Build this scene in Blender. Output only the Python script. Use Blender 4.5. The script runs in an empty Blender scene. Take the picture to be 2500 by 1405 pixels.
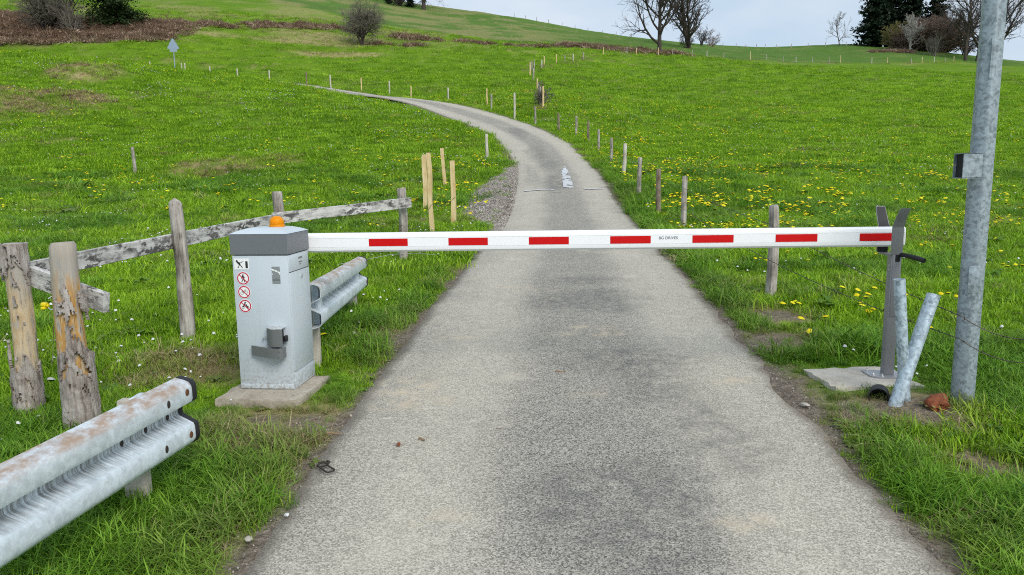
import bpy, bmesh, math, random
import numpy as np
from mathutils import Vector, Matrix, Euler
R = math.radians
rng = np.random.default_rng(7)
random.seed(7)
SC = bpy.context.scene
COL = SC.collection

# ---------------------------------------------------------------- camera
cam_d = bpy.data.cameras.new('camera'); cam = bpy.data.objects.new('camera', cam_d); COL.objects.link(cam)
cam_d.sensor_width = 36.0; cam_d.lens = 25.99; cam_d.clip_start = 0.05; cam_d.clip_end = 2000
cam.matrix_world = Matrix.Translation((0, 0, 1.65)) @ Matrix.Rotation(R(90 - 8.6), 4, 'X') @ Matrix.Rotation(R(-0.7), 4, 'Z')
SC.camera = cam

# ---------------------------------------------------------------- sky, sun, exposure
SUN_EL, SUN_AZ = 41.0, 148.0          # veiled sun high behind the camera's right shoulder
W = bpy.data.worlds.new('World'); SC.world = W; W.use_nodes = True
nt = W.node_tree; nt.nodes.clear()
o_ = nt.nodes.new('ShaderNodeOutputWorld'); bg = nt.nodes.new('ShaderNodeBackground')
sky = nt.nodes.new('ShaderNodeTexSky'); sky.sky_type = 'NISHITA'; sky.sun_disc = False
sky.sun_elevation = R(SUN_EL); sky.sun_rotation = R(SUN_AZ); sky.air_density = 1.0; sky.dust_density = 2.0
tc = nt.nodes.new('ShaderNodeTexCoord'); mp = nt.nodes.new('ShaderNodeMapping'); mp.inputs['Scale'].default_value = (1.2, 1.2, 3.2)
cn = nt.nodes.new('ShaderNodeTexNoise'); cn.inputs['Scale'].default_value = 2.6; cn.inputs['Detail'].default_value = 6; cn.inputs['Roughness'].default_value = 0.55
cr = nt.nodes.new('ShaderNodeValToRGB'); cr.color_ramp.elements[0].position = 0.32; cr.color_ramp.elements[1].position = 0.70
cr.color_ramp.elements[0].color = (3.9, 4.95, 6.1, 1); cr.color_ramp.elements[1].color = (5.6, 6.1, 6.7, 1)
mx = nt.nodes.new('ShaderNodeMix'); mx.data_type = 'RGBA'; mx.inputs[0].default_value = 0.86
L = nt.links.new
L(tc.outputs['Generated'], mp.inputs[0]); L(mp.outputs[0], cn.inputs['Vector']); L(cn.outputs['Fac'], cr.inputs[0])
L(sky.outputs[0], mx.inputs[6]); L(cr.outputs[0], mx.inputs[7]); L(mx.outputs[2], bg.inputs[0]); L(bg.outputs[0], o_.inputs[0])
bg.inputs[1].default_value = 0.084
sd = bpy.data.lights.new('sun', 'SUN'); sd.energy = 1.5; sd.angle = R(28); sd.color = (1.0, 0.96, 0.9)
sun = bpy.data.objects.new('sun', sd); COL.objects.link(sun)
_az = R(SUN_AZ); _el = R(SUN_EL)
_dir = Vector((math.sin(_az) * math.cos(_el), math.cos(_az) * math.cos(_el), math.sin(_el)))
sun.rotation_euler = _dir.to_track_quat('Z', 'Y').to_euler()
SC.view_settings.view_transform = 'Standard'; SC.view_settings.look = 'None'
SC.view_settings.gamma = 1.0; SC.view_settings.use_curve_mapping = False
SC.view_settings.exposure = 0.76
SC.render.engine = 'CYCLES'
SC.cycles.max_bounces = 5; SC.cycles.diffuse_bounces = 2; SC.cycles.filter_width = 1.05; SC.cycles.use_adaptive_sampling = True; SC.cycles.adaptive_threshold = 0.016; SC.cycles.transparent_max_bounces = 6
SC.cycles.use_denoising = False

# ---------------------------------------------------------------- numpy noise
def _hash(ix, iy, seed):
    h = (ix.astype(np.int64) * 374761393 + iy.astype(np.int64) * 668265263 + seed * 1442695041) & 0x7fffffff
    h = ((h ^ (h >> 13)) * 1274126177) & 0x7fffffff
    return ((h ^ (h >> 16)) & 0xffff) / 65535.0
def vn(x, y, s=1.0, seed=0):
    x = np.asarray(x, float) * s; y = np.asarray(y, float) * s
    ix = np.floor(x); iy = np.floor(y); fx = x - ix; fy = y - iy
    fx = fx * fx * (3 - 2 * fx); fy = fy * fy * (3 - 2 * fy)
    a = _hash(ix, iy, seed); b = _hash(ix + 1, iy, seed); c = _hash(ix, iy + 1, seed); d = _hash(ix + 1, iy + 1, seed)
    return (a * (1 - fx) + b * fx) * (1 - fy) + (c * (1 - fx) + d * fx) * fy
def fbm(x, y, s=1.0, seed=0, o=3):
    t = 0; a = 1; n = 0
    for i in range(o):
        t = t + a * vn(x, y, s * 2 ** i, seed + 17 * i); n += a; a *= 0.5
    return t / n
def sstep(a, b, x):
    t = np.clip((np.asarray(x, float) - a) / (b - a), 0, 1); return t * t * (3 - 2 * t)

# ---------------------------------------------------------------- terrain height (thin plate through surveyed points)
CPW = [(-12.84,25.6,1.8), (-0.85,27.6,2.22), (-9.49,26,1.73), (-16.71,24.5,1.85), (-3.57,26.5,2.12), (-26.61,25,1.97), (-11.92,34,3.61), (-14.28,41,5.43), (-21.08,34,4.26), (-24.62,40,6.41), (-4.53,34,3.7), (-4.15,41.5,4.95), (-7.71,36,4.24), (-9.16,43,5.77), (-36.83,35,4.52), (-45.9,44,7.56), (-26.9,46,8.82), (-23.5,46.5,8.43), (-20.43,48,8.23), (-17.43,50.4,8.1), (-14.23,52.5,7.87), (-12.25,54.9,7.68), (-37.92,46,9.14), (-52.32,48,9.87), (3.25,21.4,1.58), (3.64,27,2.04), (3.55,30,2.49), (3.44,33,3.02), (3.16,36,3.4), (2.53,39,3.91), (1.39,41.5,4.45), (0.28,43.5,4.87), (-1.16,47,5.72), (-4.25,52,6.77), (-7.03,54,7.19), (-9.88,56.5,7.6), (-14.12,60,8.45), (0.12,25.5,2.07), (0.21,33,3.24), (-0.87,33,3.41), (1.84,34,3.17), (-16.8,61,8.85), (-23.18,65,9.93), (-29.4,69,10.78), (-37.45,74,11.9), (-45.71,78,12.85), (-67.75,82,13.95), (-93.99,86,15.05), (5.71,23,1.58), (11.22,24,1.57), (17.18,25,1.5), (28.17,25,1.37), (8.65,35,3.14), (16.75,36,2.99), (24.61,36,2.8), (41.48,37,2.54), (9.99,52,5.97), (22.67,52,5.6), (36.05,53,5.32), (60.22,54,4.97), (8.38,66,9.09), (17.19,70,9.44), (33.22,72,9.21), (50.14,74,9), (84.41,76,8.53), (18.17,95,14.76), (42.66,105,15.05), (72.98,108,14.53), (121.8,110,13.92), (2.13,49,6.32), (1.95,68,10.28), (2.77,84,13.62), (12.41,100,16.98), (21.86,112,19.13), (40.86,130,20.61), (62.18,142,21.49), (84.99,150,22.62), (101.18,150,21.49), (165.84,150,19.95), (43.36,160,27.47), (68.85,170,27.76), (88.07,172,28.03), (-3.14,62,8.77), (-8.91,68,10.23), (-4,80,13.13), (-10.94,84,14.21), (-16.67,70,10.94), (-25.52,74,12.14), (-33.38,84,14.91), (-24.98,86,15.12), (-17.94,98,17.99), (-8,105,19.45), (3.42,112,20.39), (12.39,112,20.11), (-44.28,88,16.56), (-52.54,86,15.45), (-60.92,92,18.17), (-55.26,95,19.2), (-45.77,101,21.19), (-83.58,90,17.81), (-69.7,106,24.95), (-58.59,106,23.74), (-44.12,112,24.5), (-32.27,112,23.79), (-21.74,116,23.85), (-95.92,104,24.57), (-10.23,135,26.62), (4.45,145,27.92), (-40.17,140,32.17), (-69.61,140,34.64), (-91.61,140,36.3), (-20.57,160,33.79), (-75.94,195,53.22), (-126.92,195,55.76), (-218.83,195,56.82), (-40.32,195,47.13), (-31.12,195,45.05), (-19.52,192,42.31), (-5.64,205,44.05), (8.9,215,44.19), (21.48,215,41.52), (33.62,212,39.19), (53.1,200,34.96), (70.39,210,35.38), (89.44,200,34.54), (110.57,190,29.94), (124.68,185,27.27), (154.73,185,24.81), (214.91,185,21.68), (-169.68,260,69.91), (-60.77,260,59.48), (-7.79,280,54.71), (44.46,280,46.19), (94.03,280,41.99), (121.04,270,40.89), (175.68,260,32.65), (302.83,260,25.02), (-277.03,420,86.5), (-99.32,420,71.5), (-12.09,420,57.43), (66.94,420,47.72), (141.82,420,42.42), (285.41,420,34.07), (491.59,420,24.93)]
_cp = [(x, y, .055 * y) for y in (-14, -6, 0, 4, 8, 12, 16) for x in (-16, -8, -3, 1, 5, 10, 18)] + CPW
_cp = np.array(_cp, float)
def _U(r2): return np.where(r2 > 1e-9, r2 * np.log(np.maximum(r2, 1e-12)), 0) * .5
_X = _cp[:, :2] / 50.0; _n = len(_cp)
_A = np.zeros((_n + 3, _n + 3)); _A[:_n, :_n] = _U(((_X[:, None] - _X[None]) ** 2).sum(-1)) + 2e-3 * np.eye(_n)
_A[:_n, _n:] = np.c_[np.ones(_n), _X]; _A[_n:, :_n] = _A[:_n, _n:].T
_w = np.linalg.solve(_A, np.r_[_cp[:, 2], 0, 0, 0])
def hz(x, y):
    x, y = np.broadcast_arrays(np.asarray(x, float), np.asarray(y, float)); sh = x.shape
    q = np.stack([x.ravel(), y.ravel()], -1) / 50.0; out = np.empty(len(q))
    for i in range(0, len(q), 20000):
        c = q[i:i + 20000]
        out[i:i + 20000] = _U(((c[:, None] - _X[None]) ** 2).sum(-1)) @ _w[:-3] + _w[-3] + c @ _w[-2:]
    return out.reshape(sh)

# ---------------------------------------------------------------- the lane: edges -> centre line
EL = [(-1.30,-6), (-1.2,-1), (-1.13,1.2), (-1.09,2.66), (-1.03,3.31), (-0.96,4.28), (-0.89,5.23), (-0.82,6.81), (-0.65,8.56), (-0.54,9.69), (-0.3,12.6), (-0.1,15.75), (0.03,18.96), (0.12,22.2), (0.13,25.9), (-0.06,29.1), (-0.45,31.6), (-1.1,34.8), (-2.2,38.4), (-3.9,42.6), (-6.3,47.6), (-9.2,52.6), (-12.1,56.4), (-16,60.2), (-21,63.6), (-27,67), (-34,71), (-44,77), (-58,84)]
ER = [(1.40,-6), (1.5,-1), (1.57,1.2), (1.6,2.6), (1.65,3.26), (1.70,4.2), (1.79,5.12), (1.91,7.0), (1.99,8.4), (2.07,9.5), (2.25,12.9), (2.42,16.15), (2.52,18.65), (2.7,23.2), (2.8,27.6), (2.62,32.2), (2.2,36.5), (1.2,41.0), (0.0,43.8), (-1.4,46.0), (-4.2,50.2), (-7.6,54.8), (-10.6,58.6), (-14.6,62.4), (-20,66), (-26.2,69.6), (-33.2,73.6), (-43,79.6), (-57,87)]
def resample(P, n):
    P = np.array(P, float); d = np.r_[0, np.cumsum(np.hypot(*np.diff(P, axis=0).T))]
    t = np.linspace(0, d[-1], n); return np.c_[np.interp(t, d, P[:, 0]), np.interp(t, d, P[:, 1])]
def smooth(P, k):
    P = P.copy()
    for _ in range(k): P[1:-1] = .25 * P[:-2] + .5 * P[1:-1] + .25 * P[2:]
    return P
_e = smooth(resample(EL, 420), 60); _r = smooth(resample(ER, 420), 60)
CEN = (_e + _r) / 2
_t = np.gradient(CEN, axis=0); _t /= np.linalg.norm(_t, axis=1)[:, None]
NRM = np.c_[_t[:, 1], -_t[:, 0]]                       # to the right of travel
HW = np.abs(((_r - _e) * NRM).sum(1)) / 2
SARC = np.r_[0, np.cumsum(np.hypot(*np.diff(CEN, axis=0).T))]
def rd(x, y):
    """signed distance (m) outside the lane edge, and side (+1 right)"""
    x = np.asarray(x, float).ravel(); y = np.asarray(y, float).ravel(); out = np.empty(len(x)); sd_ = np.empty(len(x))
    C2 = CEN[::2]; H2 = HW[::2]; N2 = NRM[::2]
    for i in range(0, len(x), 20000):
        dx = x[i:i + 20000, None] - C2[None, :, 0]; dy = y[i:i + 20000, None] - C2[None, :, 1]
        k = np.argmin(dx * dx + dy * dy, 1); r_ = np.arange(len(k))
        lat = dx[r_, k] * N2[k, 0] + dy[r_, k] * N2[k, 1]
        far = np.sqrt(dx[r_, k] ** 2 + dy[r_, k] ** 2)
        lat2 = np.where(far > 3 * np.abs(lat) + 3, far, np.abs(lat))
        out[i:i + 20000] = lat2 - H2[k]; sd_[i:i + 20000] = np.sign(lat)
    return out, sd_
GRY = [12.6, 13.6, 15, 16.2, 17.4, 19, 21, 23.2, 25.2, 26]; GRW = [0, .30, .72, 1.0, 1.12, 1.05, .78, .42, .12, 0]
def gravel_edge(y): return np.interp(y, GRY, GRW, 0, 0)
SPOTS = [(2.02,4.2,.26), (-1.2,4.12,.22), (-1.5,4.2,.16), (2.3,3.45,.20), (2.55,3.25,.2), (2.1,5.75,.35), (2.35,6.6,.3), (-9.8,26.2,1.1), (-8.2,26.5,.8), (-11.2,26.0,.7), (-22.6,36.6,2.2), (-25.5,37.2,2.0), (-21,37.5,1.2), (-24,43.3,1.8), (-1.2,6.0,.25), (-1.35,4.05,.5), (-2.35,5.2,.5), (2.42,4.15,.3), (1.9,4.75,.14)]
def masks(x, y):
    """dirt, bracken (brown dead fern), dry (pale straw) masks 0..1"""
    x = np.asarray(x, float).ravel(); y = np.asarray(y, float).ravel()
    d, s_ = rd(x, y)
    n1 = fbm(x, y, 2.2, 3); n2 = fbm(x, y, .35, 9); n3 = fbm(x, y, .09, 21)
    wv = np.where(s_ > 0, .062, np.where(y < 5, .02, .045)) + .22 * np.clip(n1 - .45, 0, 1) + .02 * np.clip(y - 10, 0, 20) / 10
    dirt = 1 - sstep(wv * .6, wv * 1.7 + .05, d)
    ge = gravel_edge(y); dirt = np.maximum(dirt, np.where((s_ < 0) & (ge > 0), 1 - sstep(-.1, .12, d - ge - .12 * (n1 - .5)), 0))
    dry = .75 * sstep(.56, .74, n1 * .6 + n2 * .4) * .6
    for sx, sy, sr in SPOTS:
        q = np.hypot(x - sx, (y - sy)) / sr + .9 * (n1 - .5)
        if sr < .5: dirt = np.maximum(dirt, .9 * (1 - sstep(.5, 1.1, q)))
        dry = np.maximum(dry, 1 - sstep(.55, 1.35, q))
    dry = np.maximum(dry, .45 * (1 - sstep(.10, .5, d)) * sstep(.42, .60, n1) * (y < 30))
    far_ = (y > 24) & (x < -7) & (y < 60); dry = np.where(far_, dry * (.35 + .9 * sstep(.42, .58, fbm(x, y, 2.6, 44))), dry)
    br = np.zeros_like(x)
    # bank on the far left, bracken belt under the ridge, straw strips along the field fence
    nb = fbm(x, y, .12, 33)
    q = np.abs(y - (98.5 + .06 * (x + 60))) / 7.0 + 1.0 * (nb - .5); br = np.maximum(br, (1 - sstep(.75, 1.05, q)) * (1 - sstep(-46, -39, x)))
    for bx, by, ra, rb in [(-41,106,6,2.2), (-33,109,7,2.2), (-27,111,6,1.8), (-12,108,6,2.2), (-5,109,6,2.0), (4,110.5,8,2.2), (11,110.5,7,2.6), (17,111,6,3.0), (-16.5,101.5,2.5,.8), (-13.5,101,2.5,.8), (25,118,6,3.0), (86,172,6,3)]:
        q = np.hypot((x - bx) / ra, (y - by) / rb) + 1.1 * (nb - .5); br = np.maximum(br, (1 - sstep(.45, 1.15, q)) * (.30 + .9 * sstep(.40, .62, fbm(x, y, .5, 34))))
    dry = np.maximum(dry, .55 * sstep(96, 112, y) * (1 - sstep(0, 25, x)) * sstep(.42, .62, fbm(x, y, .16, 36)))
    for bx, by, ra, rb in [(-30,100,14,2.5), (-24,104,10,3), (-20,92,9,3)]:
        q = np.hypot((x - bx) / ra, (y - by) / rb) + 1.3 * (nb - .5); dry = np.maximum(dry, .8 * (1 - sstep(.5, 1.2, q)))
    return np.clip(dirt, 0, 1), np.clip(br, 0, 1), np.clip(dry, 0, 1), d, s_
def ground(x, y):
    x, y = np.broadcast_arrays(np.asarray(x, float), np.asarray(y, float)); sh = x.shape; x = x.ravel(); y = y.ravel()
    z = hz(x, y); d, s_ = rd(x, y)
    ge = np.where(s_ < 0, gravel_edge(y), 0)
    off = sstep(.05, 1.2, d - ge); near = 1 - sstep(60, 110, y)
    z = z + off * ((.10 + .12 * sstep(14, 26, y) * sstep(1, 6, d)) * (fbm(x, y, .55, 5) - .5) + .05 * (fbm(x, y, 2.3, 6) - .5)) * (.4 + .6 * sstep(3, 9, y))
    z = z + np.where((s_ < 0) & (y > 30) & (y < 75), sstep(1.5, 11, d), off) * sstep(15, 40, y) * (.5 * (fbm(x, y, .14, 8) - .5))
    z = z + sstep(70, 120, y) * 1.2 * (fbm(x, y, .05, 12) - .5) * off
    for mx_, my_, mr, mh in [(-22.3,37.6,1.5,.55), (-24.1,36.6,1.3,.45), (-26.0,37.6,1.6,.55), (-20.6,38.3,1.0,.35), (-24.6,43.3,1.5,.5), (-22.8,43.9,1.1,.4), (-9.8,27.3,1.4,.38), (-8.0,27.4,.9,.34), (-11.5,27.1,.9,.3), (-8.3,49.3,2.6,-.16), (-11.3,53.2,2.6,-.17), (-17.6,57.2,3.4,.15), (2.5,4.1,.35,.05), (2.25,4.55,.42,.045)]:
        z = z + mh * np.exp(-((x - mx_) ** 2 + (y - my_) ** 2) / mr ** 2)
    # small cattle terraces on the slope beyond the lane
    reg = sstep(68, 76, y) * (1 - sstep(96, 104, y)) * (1 - sstep(2, 12, x)) * off
    zz = z + .6 * (fbm(x, y, .06, 40) - .5); t = (zz / 1.5) % 1.0
    z = z + reg * .75 * (sstep(.72, 1.0, t) - t)
    z = z - .06 * (1 - sstep(-.35, -.05, d))            # bed under the asphalt
    return z.reshape(sh)
def g1(x, y): return float(ground(np.array([x]), np.array([y]))[0])

# ---------------------------------------------------------------- tagging and mesh helpers
def tag(o, label=None, cat=None, group=None, kind=None):
    if label: o['label'] = label
    if cat: o['category'] = cat
    if group: o['group'] = group
    if kind: o['kind'] = kind
    return o
def empty(name, loc=(0, 0, 0), rz=0.0, parent=None):
    o = bpy.data.objects.new(name, None); COL.objects.link(o); o.location = loc; o.rotation_euler = (0, 0, rz)
    o.empty_display_size = .1
    if parent: o.parent = parent
    return o
class MB:
    def __init__(s): s.v = []; s.f = []
    def add(s, V, F):
        n = len(s.v); s.v += [tuple(map(float, p)) for p in V]; s.f += [tuple(int(i) + n for i in f) for f in F]; return s
    def box(s, c, size, rot=None):
        x, y, z = (size[0] / 2, size[1] / 2, size[2] / 2)
        V = [(-x,-y,-z), (x,-y,-z), (x,y,-z), (-x,y,-z), (-x,-y,z), (x,-y,z), (x,y,z), (-x,y,z)]
        M = Euler(rot).to_matrix() if rot else None
        V = [(Vector(p) if M is None else M @ Vector(p)) + Vector(c) for p in V]
        return s.add(V, [(0,3,2,1), (4,5,6,7), (0,1,5,4), (1,2,6,5), (2,3,7,6), (3,0,4,7)])
    def tube(s, path, rad, n=8, caps=True, squash=None):
        P = [Vector(p) for p in path]; rad = [rad] * len(P) if np.isscalar(rad) else rad; V = []; F = []; up = None
        for i, p in enumerate(P):
            t = (P[min(i + 1, len(P) - 1)] - P[max(i - 1, 0)]).normalized()
            if up is None: up = Vector((0, 0, 1)) if abs(t.z) < .9 else Vector((1, 0, 0))
            a = t.cross(up).normalized(); b = a.cross(t).normalized(); up = b
            for k in range(n):
                th = 2 * math.pi * k / n; V.append(p + (a * math.cos(th) + b * math.sin(th)) * rad[i])
        for i in range(len(P) - 1):
            for k in range(n): F.append((i*n+k, i*n+(k+1)%n, (i+1)*n+(k+1)%n, (i+1)*n+k))
        if caps: F.append(tuple(range(n))[::-1]); F.append(tuple(range((len(P)-1)*n, len(P)*n)))
        return s.add(V, F)
    def lathe(s, prof, n=24, c=(0, 0, 0)):
        V = []; F = []
        for r_, z in prof:
            for k in range(n): V.append((c[0] + r_ * math.cos(2*math.pi*k/n), c[1] + r_ * math.sin(2*math.pi*k/n), c[2] + z))
        for i in range(len(prof) - 1):
            for k in range(n): F.append((i*n+k, i*n+(k+1)%n, (i+1)*n+(k+1)%n, (i+1)*n+k))
        F.append(tuple(range(n))[::-1]); F.append(tuple(range((len(prof)-1)*n, len(prof)*n)))
        return s.add(V, F)
    def prism(s, poly, y0, y1):
        """poly in (x,z), extruded along y"""
        n = len(poly); V = [(x, y0, z) for x, z in poly] + [(x, y1, z) for x, z in poly]
        F = [tuple(range(n)), tuple(range(2*n-1, n-1, -1))] + [(i, i+n, (i+1)%n+n, (i+1)%n) for i in range(n)]
        return s.add(V, F)
    def build(s, name, mat, parent=None, smooth=False, bevel=0, loc=None, rz=None, seg=2):
        me = bpy.data.meshes.new(name); me.from_pydata(s.v, [], s.f); me.update()
        bm = bmesh.new(); bm.from_mesh(me); bmesh.ops.recalc_face_normals(bm, faces=bm.faces)
        if bevel:
            bmesh.ops.bevel(bm, geom=[e for e in bm.edges if len(e.link_faces) == 2 and e.calc_face_angle(0) > .5], offset=bevel, segments=seg, affect='EDGES', profile=.5)
        bm.to_mesh(me); bm.free()
        me.materials.append(mat)
        if smooth: me.polygons.foreach_set('use_smooth', [True] * len(me.polygons)); 
        o = bpy.data.objects.new(name, me); COL.objects.link(o)
        if smooth and smooth != 'all': me.set_sharp_from_angle(angle=R(35))
        if parent: o.parent = parent
        if loc: o.location = loc
        if rz is not None: o.rotation_euler = (0, 0, rz)
        return o
def raw(name, V, F, mat, parent=None, smooth=False):
    me = bpy.data.meshes.new(name)
    V = np.asarray(V, np.float32); F = np.asarray(F, np.int32); k = F.shape[1]
    me.vertices.add(len(V)); me.vertices.foreach_set('co', V.ravel())
    me.loops.add(F.size); me.loops.foreach_set('vertex_index', F.ravel())
    me.polygons.add(len(F)); me.polygons.foreach_set('loop_start', np.arange(0, F.size, k, dtype=np.int32))
    me.polygons.foreach_set('loop_total', np.full(len(F), k, np.int32))
    if smooth: me.polygons.foreach_set('use_smooth', np.ones(len(F), bool))
    me.update(calc_edges=True); me.validate()
    if mat: me.materials.append(mat)
    o = bpy.data.objects.new(name, me)
    COL.objects.link(o)
    if parent: o.parent = parent
    return o
def dup(o, parent=None, loc=None, rot=None, scale=None):
    c = o.copy(); COL.objects.link(c); c.parent = parent
    if loc is not None: c.location = loc
    if rot is not None: c.rotation_euler = rot
    if scale is not None: c.scale = scale
    return c

# ---------------------------------------------------------------- materials
class NT:
    def __init__(s, name):
        s.m = bpy.data.materials.new(name); s.m.use_nodes = True; s.t = s.m.node_tree
        s.b = s.t.nodes['Principled BSDF']; s.out = s.t.nodes['Material Output']
    def n(s, t, **kw):
        q = s.t.nodes.new(t)
        for k, v in kw.items(): setattr(q, k, v)
        return q
    def l(s, a, b): s.t.links.new(a, b)
    def pos(s, obj=True):
        return s.n('ShaderNodeTexCoord').outputs['Object'] if obj else s.n('ShaderNodeNewGeometry').outputs['Position']
    def noise(s, vec, scale, detail=3, rough=.55, stretch=None, dist=0):
        if stretch:
            m = s.n('ShaderNodeMapping'); m.inputs['Scale'].default_value = stretch; s.l(vec, m.inputs[0]); vec = m.outputs[0]
        q = s.n('ShaderNodeTexNoise'); q.inputs['Scale'].default_value = scale; q.inputs['Detail'].default_value = detail
        q.inputs['Roughness'].default_value = rough; q.inputs['Distortion'].default_value = dist; s.l(vec, q.inputs['Vector']); return q.outputs['Fac']
    def vor(s, vec, scale, feat='F1', out='Distance'):
        q = s.n('ShaderNodeTexVoronoi'); q.feature = feat; q.inputs['Scale'].default_value = scale; s.l(vec, q.inputs['Vector']); return q.outputs[out]
    def ramp(s, fac, stops):
        q = s.n('ShaderNodeValToRGB'); e = q.color_ramp.elements
        while len(e) < len(stops): e.new(.5)
        for i, (p, c) in enumerate(stops):
            e[i].position = p; e[i].color = (c, c, c, 1) if np.isscalar(c) else (*c, 1)
        s.l(fac, q.inputs[0]); return q.outputs[0]
    def mix(s, fac, a, b, mode='MIX'):
        q = s.n('ShaderNodeMix', data_type='RGBA', blend_type=mode)
        for v, i in ((fac, 0), (a, 6), (b, 7)):
            if hasattr(v, 'links') or hasattr(v, 'is_linked'): s.l(v, q.inputs[i])
            elif np.isscalar(v): q.inputs[i].default_value = v if i == 0 else (v, v, v, 1)
            else: q.inputs[i].default_value = (*v, 1)
        return q.outputs[2]
    def math(s, op, a, b=0.0, clamp=False):
        q = s.n('ShaderNodeMath', operation=op, use_clamp=clamp)
        for v, i in ((a, 0), (b, 1)):
            if hasattr(v, 'is_linked'): s.l(v, q.inputs[i])
            else: q.inputs[i].default_value = v
        return q.outputs[0]
    def attr(s, name, typ='GEOMETRY', out='Fac'):
        q = s.n('ShaderNodeAttribute', attribute_name=name, attribute_type=typ); return q.outputs[out]
    def bump(s, h, strength=.3, dist=.01):
        q = s.n('ShaderNodeBump'); q.inputs['Strength'].default_value = strength; q.inputs['Distance'].default_value = dist
        s.l(h, q.inputs['Height']); s.l(q.outputs[0], s.b.inputs['Normal'])
    def set(s, col=None, rough=None, metal=None, spec=None):
        for v, k in ((col, 'Base Color'), (rough, 'Roughness'), (metal, 'Metallic'), (spec, 'Specular IOR Level')):
            if v is None: continue
            if hasattr(v, 'is_linked'): s.l(v, s.b.inputs[k])
            elif np.isscalar(v): s.b.inputs[k].default_value = v
            else: s.b.inputs[k].default_value = (*v, 1)
        return s.m
M = {}
def simple(name, col, rough=.5, metal=0, var=.08, scale=8, bump=0, spec=.5):
    t = NT(name); p = t.pos(); f = t.noise(p, scale, 4)
    c = t.mix(f, tuple(x * (1 - var) for x in col), tuple(min(1, x * (1 + var)) for x in col))
    if bump: t.bump(t.noise(p, scale * 9, 3), bump, .003)
    t.set(c, rough, metal, spec); M[name] = t.m; return t.m
simple('cabinet_grey', (.49, .55, .595), .38, var=.03, scale=3, bump=.04)
simple('cap_grey', (.150, .160, .175), .42, var=.05, scale=4, bump=.05)
simple('boom_white', (.88, .89, .90), .32, var=.02, scale=2)
simple('signal_red', (.58, .001, .002), .5, var=.03, spec=.25)
simple('sticker_white', (.85, .87, .86), .4, var=.01)
simple('sticker_red', (.55, .02, .07), .4, var=.02)
simple('print_black', (.02, .022, .026), .5, var=.05)
simple('print_grey', (.16, .17, .18), .5, var=.05)
simple('emblem_grey', (.27, .29, .30), .4, .2, var=.05)
simple('latch_grey', (.155, .165, .165), .45, .1, var=.06, bump=.04)
simple('rest_grey', (.24, .24, .25), .42, .15, var=.05, bump=.04)
simple('rubber', (.012, .012, .014), .6, var=.2)
simple('plate_silver', (.42, .42, .44), .4, .5, var=.08)
simple('steel_bright', (.65, .66, .68), .25, .9, var=.05)
simple('rusty', (.13, .055, .022), .85, .1, var=.5, scale=40, bump=.4)
simple('dark_iron', (.045, .035, .028), .7, .4, var=.4, scale=60, bump=.3)
simple('yellow_plastic', (.80, .62, .01), .35, var=.04)
simple('wire_steel', (.10, .085, .07), .6, .7, var=.4, scale=30)
simple('rotten_wood', (.20, .055, .018), .9, var=.55, scale=25, bump=.8)
simple('hole_dark', (.01, .01, .011), .8, var=.1)
simple('stone_pale', (.40, .37, .32), .9, var=.25, scale=30, bump=.5)
simple('sign_back', (.30, .38, .47), .45, .5, var=.1, scale=4)
simple('stick_wood', (.26, .17, .10), .85, var=.3, scale=20, bump=.4)
def weather_cabinet():
    t = NT('cabinet_paint'); p = t.pos(); z = t.n('ShaderNodeSeparateXYZ'); t.l(p, z.inputs[0])
    c = t.mix(t.noise(p, 3, 4), (.50, .565, .61), (.53, .59, .635))
    sp = t.math('MULTIPLY', t.ramp(z.outputs[2], [(.0, .85), (.10, .35), (.30, 0)]), t.ramp(t.noise(p, 45, 6, .75), [(.46, 0), (.60, 1)]))
    st = t.math('MULTIPLY', t.ramp(t.noise(p, 9, 4, .6, (6, 6, .35)), [(.55, 0), (.72, .22)]), t.ramp(t.noise(p, 2.5, 3), [(.4, 0), (.6, 1)]))
    c = t.mix(st, c, (.33, .34, .33)); c = t.mix(sp, c, (.30, .25, .18)); t.set(c, .38); M['cabinet_grey'] = t.m
weather_cabinet()
def mat_beacon():
    t = NT('beacon_amber'); t.set((1.0, .36, .01), .12); t.b.inputs['Transmission Weight'].default_value = .35
    t.b.inputs['IOR'].default_value = 1.2; M['amber'] = t.m
    t = NT('beacon_lens'); t.set((1.0, .50, .02), .3); t.b.inputs['Subsurface Weight'].default_value = .3; M['amber_in'] = t.m
mat_beacon()
def mat_concrete():
    t = NT('concrete'); p = t.pos(); a = t.noise(p, 5, 6, .65); b = t.noise(p, 60, 4); v = t.noise(p, 18, 5)
    c = t.ramp(a, [(.25, (.24, .20, .15)), (.5, (.42, .37, .29)), (.8, (.54, .50, .42))])
    c = t.mix(t.ramp(b, [(.35, .0), (.7, .55)]), c, (.22, .19, .15)); c = t.mix(t.ramp(v, [(.58, 0), (.7, .6)]), c, (.16, .14, .10))
    t.bump(t.mix(.5, b, v), .6, .012); t.set(c, .92); M['concrete'] = t.m
    t = NT('concrete_pale'); p = t.pos(); a = t.noise(p, 6, 6, .65); b = t.noise(p, 70, 4)
    c = t.ramp(a, [(.25, (.33, .29, .23)), (.5, (.50, .46, .39)), (.8, (.60, .57, .51))]); c = t.mix(t.ramp(b, [(.45, 0), (.75, .35)]), c, (.28, .25, .21))
    t.bump(b, .5, .008); t.set(c, .92); M['concrete_pale'] = t.m
mat_concrete()
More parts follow.
